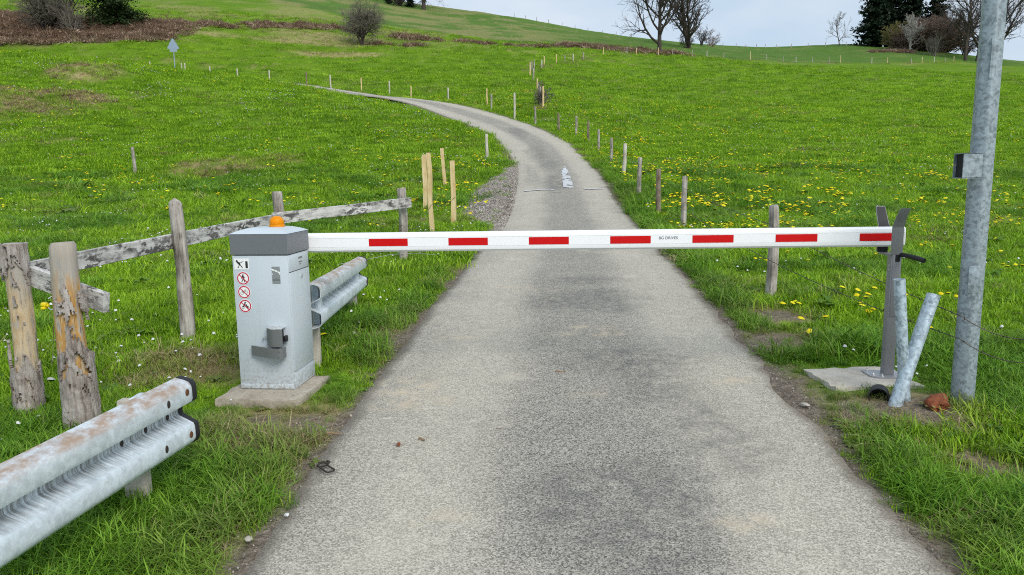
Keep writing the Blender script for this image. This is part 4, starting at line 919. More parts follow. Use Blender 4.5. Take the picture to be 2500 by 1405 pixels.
FIELD = [(2.1,47.8,1.3), (2.02,50.5,1.15), (2.1,55,.95), (2.2,60.5,.9), (2.05,65.5,.95), (1.89,70.04,1.27), (2.3,78,.9), (2.67,82.1,.9), (3.51,83.2,.85), (3.88,85.2,1.0), (5.59,90.5,.95), (6.72,92.4,.8), (7.84,93.6,.9), (9.3,96,.85), (12.18,99,1.0), (15.99,104,.85), (17.52,105.4,1.0), (21.15,108.6,1.05), (23.97,112.3,.85), (28,117,.9), (31.35,121.3,.95), (34.98,124.7,.95), (40.47,128.4,1.3), (44.07,131.2,.9), (48.24,134.6,.9), (51.31,136.8,.95), (55.29,139.4,.95), (59.18,141.4,1.0), (61.7,142.4,1.35), (68.7,144.8,1.0), (72.39,146.2,1.15), (77.9,148,.95), (80.34,148.7,1.15), (83.33,149.9,1.0), (86.41,151.5,.9), (89.6,154,1.0)]
wire_fence('field_fence', FIELD, 'long line of pale posts climbing and crossing the hill between the two fields', (.85,), .004, 1.25, [4,0,2,4,0,4,0,2,5,4,4,0,5,0,4,2,4,4,0,0,5,0,4,0,2,5,0,2,4,5,4,0,4,5,0,4])
RIDGE = [(51.2,183.5,.9), (54.5,184,1.0), (57,184.5,.9), (60,186,.9), (62.8,188,.95), (66,189,.9), (70,190,1.0), (74.5,191,.95), (79,191.5,.9), (84,191,1.1)]
wire_fence('ridge_fence', RIDGE, 'thin far posts on the skyline in the saddle between the tree groups', (), .004, 1.5, [2]*10)
RIDGE2 = [(1.5,207,1.0), (4.5,208,1.0), (7.5,209,1.0), (10.8,209,1.0), (14.5,209.5,1.0), (18,209,1.0), (21.5,209,1.0), (25.5,209,1.0), (29,208,1.0), (33,207,1.0)]
wire_fence('hilltop_fence', RIDGE2, 'faint row of thin posts on the skyline of the bare left hilltop', (), .004, 1.5, [2]*10)
for (x, y, h), lb, k in (((-12.83, 25.58, .92), 'single grey post standing alone in the left meadow', 0), ((-.84, 27.35, .92), 'single grey post on the left verge inside the bend of the lane', 5)):
    o = bpy.data.objects.new('fence_post', PROTO[k]); COL.objects.link(o); o.location = (x, y, g1(x, y)); o.scale = (1, 1, h); o.rotation_euler = (0, R(-1.5), 1); tag(o, lb, 'post')
# slack wires round the end of the rail fence
def loose_wire(name, P, r_, label, mat='wire_steel'):
    o0 = Vector(P[0]); o = MB().tube([Vector(p) - o0 for p in P], r_, 5, False).build(name, M[mat]); o.location = o0; tag(o, label, 'wire')
def gz(x, y, dz): return (x, y, g1(x, y) + dz)
loose_wire('slack_wire', [gz(-1.42, 9.93, .42), gz(-1.41, 10.9, .30), gz(-1.40, 11.9, .36), gz(-1.36, 12.70, .50), gz(-1.2, 13.3, .42), gz(-1.04, 13.85, .52)], .004, 'slack wire from the last rail fence post to the pale stakes')
loose_wire('fallen_wire', [gz(-2.2, 9.25, .08), gz(-1.9, 9.45, .10), gz(-1.6, 9.75, .12), gz(-1.35, 9.95, .10), gz(-1.15, 9.8, .11), gz(-1.0, 9.9, .07)], .0035, 'pale loose wire lying in the grass at the end of the rail fence', 'plate_silver')

# ---- traffic sign seen from behind
def sign():
    x, y = -25.37, 58.0; z = g1(x, y); root = empty('road_sign', (x, y, z), R(8)); tag(root, 'small triangular road sign seen from its grey back on the left crest', 'sign')
    MB().tube([(0, 0, -.3), (0, 0, 2.38)], .035, 10).build('pole', M['sign_back'], root, True)
    V = [(-.38, 0, 0), (.38, 0, 0), (0, 0, .68)]
    s = MB().prism([(-.42, 0), (-.36, -.03), (.36, -.03), (.42, 0), (.42, .06), (.04, .72), (-.04, .72), (-.42, .06)], -.05, -.07).build('triangular_plate', M['sign_back'], root, loc=(0, 0, 1.72))
    MB().box((0, -.06, 1.58), (.52, .02, .20)).build('lower_plate', M['sign_back'], root)
    for zz in (1.85, 2.15): MB().box((0, -.042, zz), (.5, .014, .03)).build('clamp', M['sign_back'], root)
sign()

# ---- small things on the ground
def buckle():
    x, y = -.94, 3.515; root = empty('iron_ring', (x, y, on_lane(x, y) + .008), R(38)); tag(root, 'rusty iron ring and clasp lying on the left lane edge', 'iron ring')
    pts = [(-.022, .03), (-.020, -.052), (-.012, -.062), (.016, -.060), (.024, -.050), (.020, .028)]
    MB().tube([(a, b, 0) for a, b in pts + [pts[0]]], .0045, 8).build('ring', M['dark_iron'], root, True)
    MB().tube([(-.028, .036, .004), (-.012, .052, .012), (.012, .050, .012), (.030, .034, .004)], .006, 8).build('clasp', M['dark_iron'], root, True)
    MB().tube([(.022, .034, .003), (.040, .044, .008), (.034, .062, .008)], .006, 8).build('hook', M['dark_iron'], root, True)
buckle()
def twig(x, y, ln, r_, rz, label, lane_=False, cat='stick'):
    z = (on_lane(x, y) if lane_ else g1(x, y) + .03) + r_; P = [(ln * (t - .5), .10 * ln * math.sin(t * 4), r_ * .6 * math.sin(t * 7)) for t in np.linspace(0, 1, 8)]
    o = MB().tube(P, [r_ * (1.1 - .5 * t) for t in np.linspace(0, 1, 8)], 7).build('stick', M['stick_wood'], None, True, loc=(x, y, z), rz=R(rz)); tag(o, label, cat)
twig(-1.47, 3.78, .26, .011, -10, 'short brown stick in the grass beyond the near guard rail')
twig(.33, 5.0, .07, .005, 8, 'tiny dark twig on the middle of the lane', True)
twig(-.50, 3.86, .045, .006, -30, 'small reddish twig on the left side of the lane', True)
twig(-1.00, 3.95, .10, .006, 5, 'dark twig at the lane edge near the concrete slab', True)
for k, (x, y, s, mat, lb) in enumerate([(-.08, 4.02, (.026, .012, .008), 'stone_pale', 'flat grey stone chip lying on the middle of the lane'), (-1.0, 3.06, (.012, .010, .008), 'petal_white', 'white pebble on the lane edge below the long grass'), (-1.10, 2.86, (.018, .015, .012), 'stone_pale', 'pale pebble on the lane edge at the bottom left'), (-.62, 3.80, (.02, .012, .008), 'rotten_wood', 'reddish crumb of bark on the left side of the lane'), (1.90, 3.95, (.03, .02, .014), 'stone_pale', 'pale flat stone in the bare soil at the right lane edge'), (2.12, 3.98, (.022, .016, .012), 'stone_pale', 'pale stone in front of the leaning steel tube'), (1.76, 4.30, (.03, .018, .013), 'stone_pale', 'pale stone at the right lane edge below the slab')]):
    lump('pebble', (x, y, (on_lane(x, y) if x < 1.7 else g1(x, y) + .01) + s[2] * .6), s, mat, lb, 'stone', 30 + k, 2)

# ---------------------------------------------------------------- trees
def seg_mesh(S):
    """S: list of (p0[n,3], p1[n,3], r0[n], r1[n], sides) -> one mesh of tapered tubes"""
    V = []; F = []; base = 0
    for p0, p1, r0, r1, n in S:
        p0 = np.atleast_2d(p0); p1 = np.atleast_2d(p1); m = len(p0); r0 = np.broadcast_to(np.asarray(r0, float), (m,)); r1 = np.broadcast_to(np.asarray(r1, float), (m,))
        t = p1 - p0; t = t / np.maximum(np.linalg.norm(t, axis=1), 1e-9)[:, None]
        up = np.where(np.abs(t[:, 2:3]) < .9, np.array([[0, 0, 1.]]), np.array([[1., 0, 0]])); a = np.cross(t, up); a /= np.linalg.norm(a, axis=1)[:, None]; b = np.cross(a, t)
        th = 2 * np.pi * np.arange(n) / n; ring = a[:, None] * np.cos(th)[None, :, None] + b[:, None] * np.sin(th)[None, :, None]
        v = np.concatenate([p0[:, None] + ring * r0[:, None, None], p1[:, None] + ring * r1[:, None, None]], 1).reshape(-1, 3)
        k = np.arange(n); f = np.stack([k, (k + 1) % n, n + (k + 1) % n, n + k], -1)[None] + (np.arange(m) * 2 * n)[:, None, None] + base
        V.append(v); F.append(f.reshape(-1, 4)); base += len(v)
    return np.concatenate(V), np.concatenate(F)
def grow(rr, P, D, LL, RR, levels, nch, ratio=.62, up=.10, jit=.16, ang=(28, 58), rmin=.018, start=.3, segs0=7):
    """all branches of one level grow together; returns thick and fine segments"""
    S = [[], []]; P = np.atleast_2d(P).astype(float); D = np.atleast_2d(D).astype(float); LL = np.atleast_1d(np.asarray(LL, float)); RR = np.atleast_1d(np.asarray(RR, float))
    for lev in range(levels + 1):
        n = (segs0, 5, 4, 3)[min(lev, 3)]; m = len(P); pts = [P]; rs = [RR]; d = D
        for i in range(n):
            d = d + rr.normal(0, jit * (.5 if lev == 0 else 1), (m, 3)) + np.array([0, 0, up * (lev > 0)]); d = d / np.linalg.norm(d, axis=1)[:, None]
            pts.append(pts[-1] + d * (LL / n)[:, None]); rs.append(np.maximum(rmin * .55, RR * (1 - (.78 if lev else .7) * (i + 1) / n)))
        for i in range(n): S[0 if lev <= 1 else 1].append((pts[i], pts[i+1], rs[i], rs[i+1], (8, 5, 4, 3)[min(lev, 3)]))
        if lev >= levels: break
        c = nch[lev]; A = np.stack(pts, 1); Q = np.stack(rs, 1); st = start if lev == 0 else .2
        f = st + (1 - st) * (np.arange(c)[None] + rr.random((m, c))) / c; q = f * n; i = np.minimum(q.astype(int), n - 1); rw = np.arange(m)[:, None]
        a0 = A[rw, i]; a1 = A[rw, i + 1]; pp = (a0 + (a1 - a0) * (q - i)[..., None]).reshape(-1, 3); dd_ = (a1 - a0).reshape(-1, 3); dd_ = dd_ / np.linalg.norm(dd_, axis=1)[:, None]
        u = np.cross(dd_, np.where(np.abs(dd_[:, 2:3]) < .9, np.array([[0, 0, 1.]]), np.array([[1., 0, 0]]))); u /= np.linalg.norm(u, axis=1)[:, None]; v = np.cross(u, dd_)
        k = len(pp); th = rr.random(k) * 6.283; an = np.radians(rr.uniform(*ang, k))
        D = dd_ * np.cos(an)[:, None] + (u * np.cos(th)[:, None] + v * np.sin(th)[:, None]) * np.sin(an)[:, None]
        P = pp; LL = (LL[:, None] * ratio * (1.1 - .45 * f)).reshape(-1) * rr.uniform(.75, 1.2, k); RR = np.maximum(rmin, Q[rw, i].reshape(-1) * .62)
    return S
def bare_tree(name, x, y, H, r0, label, seed, nch=(11, 6, 5, 4), lean=(0, 0, 1), trunks=1, mat='tree_bark', tmat='tree_bark', levels=4, ratio=.6, start=.25, cat='tree', group=None, ang=(28, 58), rmin=.02, up=.1, crown='branches'):
    rr = np.random.default_rng(seed); root = empty(name, (x, y, g1(x, y))); tag(root, label, cat, group); S = [[], []]
    k = trunks; d = np.array(lean, float)[None] + (rr.normal(0, .22, (k, 3)) * [1, 1, 0] if k > 1 else np.zeros((1, 3))); d /= np.linalg.norm(d, axis=1)[:, None]
    p = np.c_[rr.normal(0, .25, (k, 2)) * (k > 1), np.full(k, -.3)]; q = rr.uniform(.75, 1, k) if k > 1 else np.ones(1)
    S = grow(rr, p, d, H * q, r0 * q, levels, nch, ratio, up=up, start=start, ang=ang, rmin=rmin)
    V, F = seg_mesh(S[0]); raw('trunk', V, F, M[tmat], root, True)
    if S[1]: V, F = seg_mesh(S[1]); raw(crown, V, F, M[mat], root)
    return root
def shrub(name, x, y, Rx, H, label, seed, mat, stems=16, tmat=None, cat='bush', lv=(6, 5, 4), rmin=.016, group=None, spread=.75):
    rr = np.random.default_rng(seed); root = empty(name, (x, y, g1(x, y))); tag(root, label, cat, group); S = [[], []]
    th = rr.random(stems) * 6.283; sp = rr.random(stems) ** .6 * spread * Rx / H * 1.6; d = np.c_[np.cos(th) * sp, np.sin(th) * sp, np.ones(stems)]; d /= np.linalg.norm(d, axis=1)[:, None]
    S = grow(rr, np.c_[rr.normal(0, .12 * Rx, (stems, 2)), np.full(stems, -.2)], d, H * rr.uniform(.55, .95, stems), np.full(stems, .03 + .012 * H), 3, lv, .5, up=.04, jit=.2, start=.2, rmin=rmin, segs0=5)
    V, F = seg_mesh(S[0]); raw('stems', V, F, M[tmat or mat], root); V, F = seg_mesh(S[1]); raw('twigs', V, F, M[mat], root); return root
def leaf_quads(P, N, size, rr, aspect=1.0):
    n = len(P); N = N / np.maximum(np.linalg.norm(N, axis=1), 1e-6)[:, None]; t = np.cross(N, rr.normal(size=(n, 3))); t /= np.maximum(np.linalg.norm(t, axis=1), 1e-6)[:, None]; b = np.cross(N, t)
    s = size[:, None] if not np.isscalar(size) else size
    V = np.stack([P - t * s * .5, P + b * s * .35 * aspect, P + t * s * .6, P - b * s * .35 * aspect], 1).reshape(-1, 3); return V, np.arange(4 * n).reshape(n, 4)
def conifer(name, x, y, H, Rb, label, seed, mat='needle', z0=.04, dens=1.0, group=None, leaf=.75):
    rr = np.random.default_rng(seed); root = empty(name, (x, y, g1(x, y))); tag(root, label, 'tree', group)
    V, F = seg_mesh([(np.array([0, 0, -.4 + i * H / 8]), np.array([0, 0, -.4 + (i + 1) * H / 8]), .02 * H * (1 - i / 8.3), .02 * H * (1 - (i + 1) / 8.3), 8) for i in range(8)]); raw('trunk', V, F, M['tree_bark'], root, True)
    P = []; N = []; S = []; B = []
    nw = int(H * 2.4)
    for w in range(nw):
        z = H * (z0 + (1 - z0) * (w + rr.random()) / nw); f = 1 - z / H; L_ = Rb * (f ** .8) * rr.uniform(.78, 1.12) + .15
        for k in range(int(6 + 4 * f)):
            th = rr.random() * 6.283; l_ = L_ * rr.uniform(.65, 1.12); m = max(3, int(l_ * 3.6 * dens)); tt = np.linspace(.12, 1, m); drp = .26 * l_ * tt ** 1.6 - .10 * l_ * (tt > .85)
            c = np.c_[math.cos(th) * l_ * tt, math.sin(th) * l_ * tt, z - drp]; B.append((np.array([0, 0, z]), c[-1]))
            for q in range(3):
                P.append(c + rr.normal(0, .10 + .05 * l_, (m, 3)) * [1, 1, .6]); nn = rr.normal(0, .55, (m, 3)) + [0, 0, .8]; N.append(nn); S.append(leaf * rr.uniform(.5, 1.05, m) * (.55 + .45 * (1 - tt)))
    V, F = leaf_quads(np.concatenate(P), np.concatenate(N), np.concatenate(S), rr, 1.1); raw('crown', V, F, M[mat], root)
    V, F = seg_mesh([(np.array([q[0] for q in B]), np.array([q[1] for q in B]), .03, .012, 3)]); raw('branches', V, F, M['tree_bark'], root); return root
bare_tree('bare_tree', 22.2, 113.0, 12.0, .34, 'bare tree with a single dark trunk standing by the field fence on the ridge', 5, (16, 8, 6, 5), start=.14, ratio=.6, rmin=.019)
bare_tree('bare_tree', 35.0, 150.0, 16, .38, 'bare tree with several close trunks right of the single one on the ridge', 8, (15, 7, 5, 4), trunks=3, start=.12, ratio=.42, rmin=.030)
shrub('bare_bush', 34.6, 149.2, 2.2, 3.0, 'dark bare bush at the feet of the several-trunked tree', 9, 'tree_bark', 12)
shrub('bare_bush', 42.6, 170.0, 2.0, 4.6, 'small bare bush on the skyline just right of the several-trunked tree', 10, 'tree_bark', 8)
shrub('bare_bush', 46.3, 176.0, 2.4, 3.6, 'low twiggy bush at the right foot of the ridge tree group', 11, 'twig_brown', 10)
bare_tree('bare_tree', 83.2, 193.0, 6.3, .14, 'small wind-bent bare tree left of the dark conifers', 12, (10, 6, 4), lean=(-.18, 0, 1), levels=3, start=.12, ratio=.6, mat='twig_grey', rmin=.028)
for i, (x, y, H, Rb, lb) in enumerate([(91.5,192,22,5.8,'dark spruce at the left end of the conifer group'), (96.2,195,25,6.2,'second dark spruce from the left in the conifer group'), (101.0,194,24,6.0,'third dark spruce from the left in the conifer group'), (106.6,192,18.0,5.0,'rightmost and shortest dark spruce of the conifer group')]):
    conifer('spruce_tree', x, y, H, Rb, lb, 20 + i, group='spruces on the right ridge', dens=.95, leaf=1.15)
shrub('brown_thicket', 99.5, 177, 8.5, 9.0, 'rounded brown leafless thicket in front of the conifers', 31, 'twig_brown', 90, spread=1.1, rmin=.042, lv=(8, 6, 4))
shrub('brown_thicket', 91.8, 178, 3.0, 5.2, 'lower brown thicket at the left foot of the conifers', 32, 'twig_brown', 30, spread=1.0, rmin=.05)
shrub('budding_bush', 89.6, 179.5, 2.0, 6.4, 'olive budding bush between the conifers and the pale bare tree', 33, 'twig_olive', 18, rmin=.05)
bare_tree('pale_tree', 91.0, 174, 7.0, .15, 'pale barked bare tree in front of the brown thicket', 34, (9, 5, 4), trunks=4, levels=3, mat='twig_pale', tmat='twig_pale', start=.2, ratio=.5, rmin=.05)
shrub('dark_bush', 103.6, 174, 2.0, 4.6, 'dark bush at the right foot of the brown thicket', 35, 'tree_bark', 14, rmin=.03)
bare_tree('bare_tree', 95.2, 159.5, 17.5, .36, 'tall bare tree left of the steel pole, standing at the field edge', 41, (22, 8, 5, 4), start=.12, ratio=.5, rmin=.022, up=.14)
bare_tree('bare_tree', 99.0, 162.0, 15, .30, 'dark bare tree half hidden right behind the steel pole', 42, (18, 7, 5, 4), start=.15, ratio=.5, rmin=.022, lean=(.12, 0, 1))
bare_tree('bare_tree', 102.6, 161.0, 16.5, .30, 'bare tree right of the steel pole', 43, (20, 8, 5, 4), start=.15, ratio=.5, rmin=.022, lean=(.12, 0, 1), up=.14)
shrub('bare_bush', 91.0, 164, 2.0, 5.0, 'thin bare bush between the brown thicket and the tall bare tree', 44, 'twig_grey', 10)
# hilltop at the upper left
bare_tree('bare_tree', -21.2, 193.0, 14, .55, 'dark bare tree on the hilltop, cut off by the top of the frame', 51, (14, 6, 5, 4), start=.12, ratio=.7, rmin=.026, up=.0)
for i, (x, y, H, lb) in enumerate([(-24.6,194,4.5,'small dark fir beside the hilltop tree'), (-30,195,4.0,'second dark fir on the hilltop at the frame top'), (-34,195,4.6,'leftmost dark fir on the hilltop at the frame top')]): conifer('small_fir', x, y, H, 1.6, lb, 55 + i, dens=1.2, leaf=.7)
shrub('dark_bush', -27.5, 194, 2.2, 2.6, 'low dark hedge bush between the small hilltop firs', 58, 'tree_bark', 18, rmin=.04)
# slope at the left
bare_tree('round_bush', -19.5, 101.2, 4.4, .20, 'rounded bare bush alone on the upper slope', 61, (12, 6, 5, 3), trunks=4, start=.25, ratio=.70, rmin=.0115, mat='twig_grey', cat='bush', ang=(30, 75), up=.02)
shrub('grey_bush', -57.8, 97.5, 3.6, 7.5, 'grey leafless bush on the brown bank at the upper left', 62, 'twig_grey', 34, 'tree_bark', spread=.9, lv=(7, 6, 5))
shrub('grey_bush', -54.6, 96.5, 1.8, 4.2, 'paler smaller bush between the grey bush and the dark evergreen', 63, 'twig_grey', 16, spread=.9)
conifer('evergreen_tree', -51.6, 101.5, 10.5, 4.6, 'dark bushy evergreen on the brown bank at the upper left', 64, 'evergreen', z0=.02, dens=2.2, leaf=.5)
shrub('thorn_bush', 1.95, 48.4, .7, 1.5, 'small leafless thorn bush at the foot of the field fence', 65, 'twig_grey', 9)

# ---------------------------------------------------------------- grass and other ground cover (scattered instances)
def blade_tuft(nb, rad, h0, h1, w, bend, seed, segs=2, flat=0.0):
    rr = np.random.default_rng(seed); V = []; F = []; A = []
    for b in range(nb):
        a = rr.random() * 6.283; q = rad * math.sqrt(rr.random()); x, y = q * math.cos(a), q * math.sin(a); th = rr.random() * 6.283; h = rr.uniform(h0, h1); bd = bend * rr.uniform(.3, 1.3); ww = w * rr.uniform(.7, 1.3)
        dx, dy = math.cos(th), math.sin(th); sx, sy = -dy, dx; n = len(V); c = rr.random()
        for i in range(segs):
            f = i / segs; k = ww * (1 - .35 * f) / 2; px = x + dx * bd * h * f * f; py = y + dy * bd * h * f * f; pz = h * (f - .35 * bd * f * f * min(1, bd)) - (.015 if i == 0 else 0)
            V += [(px - sx * k, py - sy * k, pz), (px + sx * k, py + sy * k, pz)]; A += [c, c]
        V.append((x + dx * bd * h, y + dy * bd * h, h * (1 - .35 * bd * min(1, bd)))); A.append(c)
        for i in range(segs - 1): F += [(n+2*i, n+2*i+1, n+2*i+3), (n+2*i, n+2*i+3, n+2*i+2)]
        e = n + 2 * (segs - 1); F.append((e, e + 1, e + 2))
    return np.array(V), np.array(F), np.array(A)
def rosette(seed, nl=9, ln=.09, w=.028, lift=.35):
    rr = np.random.default_rng(seed); V = []; F = []; A = []
    for k in range(nl):
        th = 6.283 * k / nl + rr.normal(0, .25); l_ = ln * rr.uniform(.6, 1.15); ww = w * rr.uniform(.7, 1.2); up = lift * rr.uniform(.4, 1.4); c, s = math.cos(th), math.sin(th); n = len(V); cc = rr.random()
        for f, k2, z in ((.05, .2, 0), (.4, .8, .6), (.75, 1.0, .85), (1.0, .15, .62)):
            r_ = l_ * f; V += [(c * r_ - s * ww * k2 / 2, s * r_ + c * ww * k2 / 2, z * up * l_ + .005), (c * r_ + s * ww * k2 / 2, s * r_ - c * ww * k2 / 2, z * up * l_ + .005)]; A += [cc, cc]
        for i in range(3): F += [(n+2*i, n+2*i+1, n+2*i+3), (n+2*i, n+2*i+3, n+2*i+2)]
    return np.array(V), np.array(F), np.array(A)
def protos(tagname, items):
    col = bpy.data.collections.new(tagname)
    for i, (geo, mat) in enumerate(items):
        V, F, A = geo; me = bpy.data.meshes.new('%s_%02d' % (tagname, i)); me.from_pydata(V.tolist(), [], F.tolist()); me.materials.append(M[mat]); me.update()
        a = me.attributes.new('bl', 'FLOAT', 'POINT'); a.data.foreach_set('value', A.astype(np.float32)); col.objects.link(bpy.data.objects.new('%s_%02d' % (tagname, i), me))
    return col
def scatter(name, P, rot, sc, idx, dry, col, label, cat):
    me = bpy.data.meshes.new(name); me.vertices.add(len(P)); me.vertices.foreach_set('co', np.asarray(P, np.float32).ravel())
    for nm, ty, v in (('rot', 'FLOAT_VECTOR', rot), ('sc', 'FLOAT_VECTOR', sc), ('dry', 'FLOAT', dry), ('idx', 'INT', idx)):
        a = me.attributes.new(nm, ty, 'POINT'); a.data.foreach_set('vector' if ty == 'FLOAT_VECTOR' else 'value', np.asarray(v, np.int32 if ty == 'INT' else np.float32).ravel())
    o = bpy.data.objects.new(name, me); COL.objects.link(o)
    g = bpy.data.node_groups.new(name + '_nodes', 'GeometryNodeTree'); g.interface.new_socket('Geometry', in_out='INPUT', socket_type='NodeSocketGeometry'); g.interface.new_socket('Geometry', in_out='OUTPUT', socket_type='NodeSocketGeometry')
    gi = g.nodes.new('NodeGroupInput'); go = g.nodes.new('NodeGroupOutput'); ip = g.nodes.new('GeometryNodeInstanceOnPoints'); ci = g.nodes.new('GeometryNodeCollectionInfo')
    ci.inputs['Collection'].default_value = col; ci.inputs['Separate Children'].default_value = True; ci.inputs['Reset Children'].default_value = True
    def na(nm, ty):
        q = g.nodes.new('GeometryNodeInputNamedAttribute'); q.data_type = ty; q.inputs['Name'].default_value = nm; return q.outputs[0]
    lk = g.links.new; lk(gi.outputs[0], ip.inputs['Points']); lk(ci.outputs[0], ip.inputs['Instance']); ip.inputs['Pick Instance'].default_value = True
    lk(na('idx', 'INT'), ip.inputs['Instance Index']); lk(na('rot', 'FLOAT_VECTOR'), ip.inputs['Rotation']); lk(na('sc', 'FLOAT_VECTOR'), ip.inputs['Scale']); lk(ip.outputs[0], go.inputs[0])
    md = o.modifiers.new('scatter', 'NODES'); md.node_group = g; return tag(o, label, cat, kind='stuff')
def in_rect(x, y, cx, cy, w, d, rz):
    c, s = math.cos(-rz), math.sin(-rz); dx, dy = x - cx, y - cy; return (np.abs(c * dx - s * dy) < w / 2) & (np.abs(s * dx + c * dy) < d / 2)
def sample(y0, y1, dens, seed, mg=1.6, k=.74):
    rr = np.random.default_rng(seed); xm = k * y1 + mg; n = int(dens * (y1 - y0) * 2 * xm); x = rr.uniform(-xm, xm, n); y = rr.uniform(y0, y1, n); q = np.abs(x) < k * y + mg
    x, y = x[q], y[q]; q = ~(in_rect(x, y, -1.565, 4.72, .53, .57, R(-8)) | in_rect(x, y, 2.29, 4.72, .57, .45, R(3))); return x[q], y[q], rr
def do_grass():
    items = [(blade_tuft(36, .085, .032, .080, .0048, .8, 200 + i, 3), 'grass') for i in range(6)] + [(blade_tuft(34, .08, .06, .13, .0046, 1.1, 220 + i, 4), 'grass_lush') for i in range(5)] + [(rosette(240 + i), 'weed_leaf') for i in range(4)] + [(blade_tuft(22, .09, .04, .10, .003, 1.5, 250 + i, 3), 'straw') for i in range(3)]
    col = protos('tuft', items)
    farc = protos('clump', [(blade_tuft(46, .24, .06, .13, .012, .8, 300 + i, 2), 'grass') for i in range(6)] + [(blade_tuft(30, .22, .05, .12, .010, 1.4, 320 + i, 2), 'straw') for i in range(2)])
    allP = [[], [], [], [], []]
    for (y0, y1, dens, s0, s1) in [(1.2, 5.5, 430, .8, 1.3), (5.5, 9, 260, .85, 1.4), (9, 16, 125, 1.05, 1.6), (16, 26, 55, 1.35, 2.1)]:
        x, y, rr = sample(y0, y1, dens, int(y0 * 10)); di, br, dr, d, s_ = masks(x, y); n = len(x)
        keep = (d > .015 - .05 * rr.random(n)) & (rr.random(n) > di * .93) & (rr.random(n) > .25 * dr); x, y, di, dr, d, s_ = x[keep], y[keep], di[keep], dr[keep], d[keep], s_[keep]; n = len(x)
        lush = fbm(x, y, .8, 130) + .35 * np.exp(-((x + 1.55) / .45) ** 2) * (y < 4.4) + .25 * (d < .35) * (d > .1) + .12 * (y < 5)
        u = rr.random(n); idx = np.where(u < .07, rr.integers(11, 15, n), np.where((u < .09 + .55 * dr), rr.integers(15, 18, n), np.where(rr.random(n) < sstep(.50, .72, lush), rr.integers(6, 11, n), rr.integers(0, 6, n))))
        sl = np.minimum(np.maximum(np.abs(x + 1.565), np.abs(y - 4.72)), np.maximum(np.abs(x - 2.29), np.abs(y - 4.72) * 1.15)); short = .38 + .62 * sstep(.34, .75, sl)
        hs = rr.uniform(s0, s1, n) * (.75 + .5 * fbm(x, y, 1.3, 131)) * (1 - .35 * di) * np.where(d < .12, .75, 1) * short * np.where(rr.random(n) < .03 * (y > 5), 1.7, 1); z = ground(x, y)
        tilt = rr.normal(0, .14, (n, 2)); allP[0].append(np.c_[x, y, z]); allP[1].append(np.c_[tilt, rr.uniform(0, 6.283, n)]); ws = hs * rr.uniform(.9, 1.25, n) * (1 if y0 < 9 else 1.25)
        allP[2].append(np.c_[ws, ws, hs]); allP[3].append(idx); allP[4].append(np.clip(dr * rr.uniform(.2, .9, n) * .8 + .25 * (rr.random(n) < .07), 0, 1))
    scatter('near_grass', *[np.concatenate(a) for a in allP], col, 'short green spring grass covering the verges and near meadow', 'grass')
    allP = [[], [], [], [], []]
    for (y0, y1, dens, s0, s1) in [(24, 36, 22, 1.0, 1.5), (36, 52, 11, 1.15, 1.9), (52, 75, 4.5, 1.4, 2.3), (75, 125, 1.6, 1.6, 2.8)]:
        x, y, rr = sample(y0, y1, dens, int(y0 * 10), 4); di, br, dr, d, s_ = masks(x, y); n = len(x); keep = (d > np.where((y > 40) & (s_ < 0), 1.2, .15)) & (rr.random(n) > di) & (rr.random(n) > br) & (rr.random(n) < .25 + 1.1 * fbm(x, y, .5, 140)); x, y, dr = x[keep], y[keep], dr[keep]; n = len(x)
        idx = np.where(rr.random(n) < .03 + .5 * dr, rr.integers(6, 8, n), rr.integers(0, 6, n)); hs = rr.uniform(s0, s1, n); z = ground(x, y)
        allP[0].append(np.c_[x, y, z]); allP[1].append(np.c_[rr.normal(0, .1, (n, 2)), rr.uniform(0, 6.283, n)]); allP[2].append(np.c_[hs * 1.25, hs * 1.25, hs * .8]); allP[3].append(idx); allP[4].append(np.clip(dr * .6 * rr.random(n), 0, 1))
    scatter('far_grass', *[np.concatenate(a) for a in allP], farc, 'distant green meadow grass on the slopes', 'grass')
do_grass()
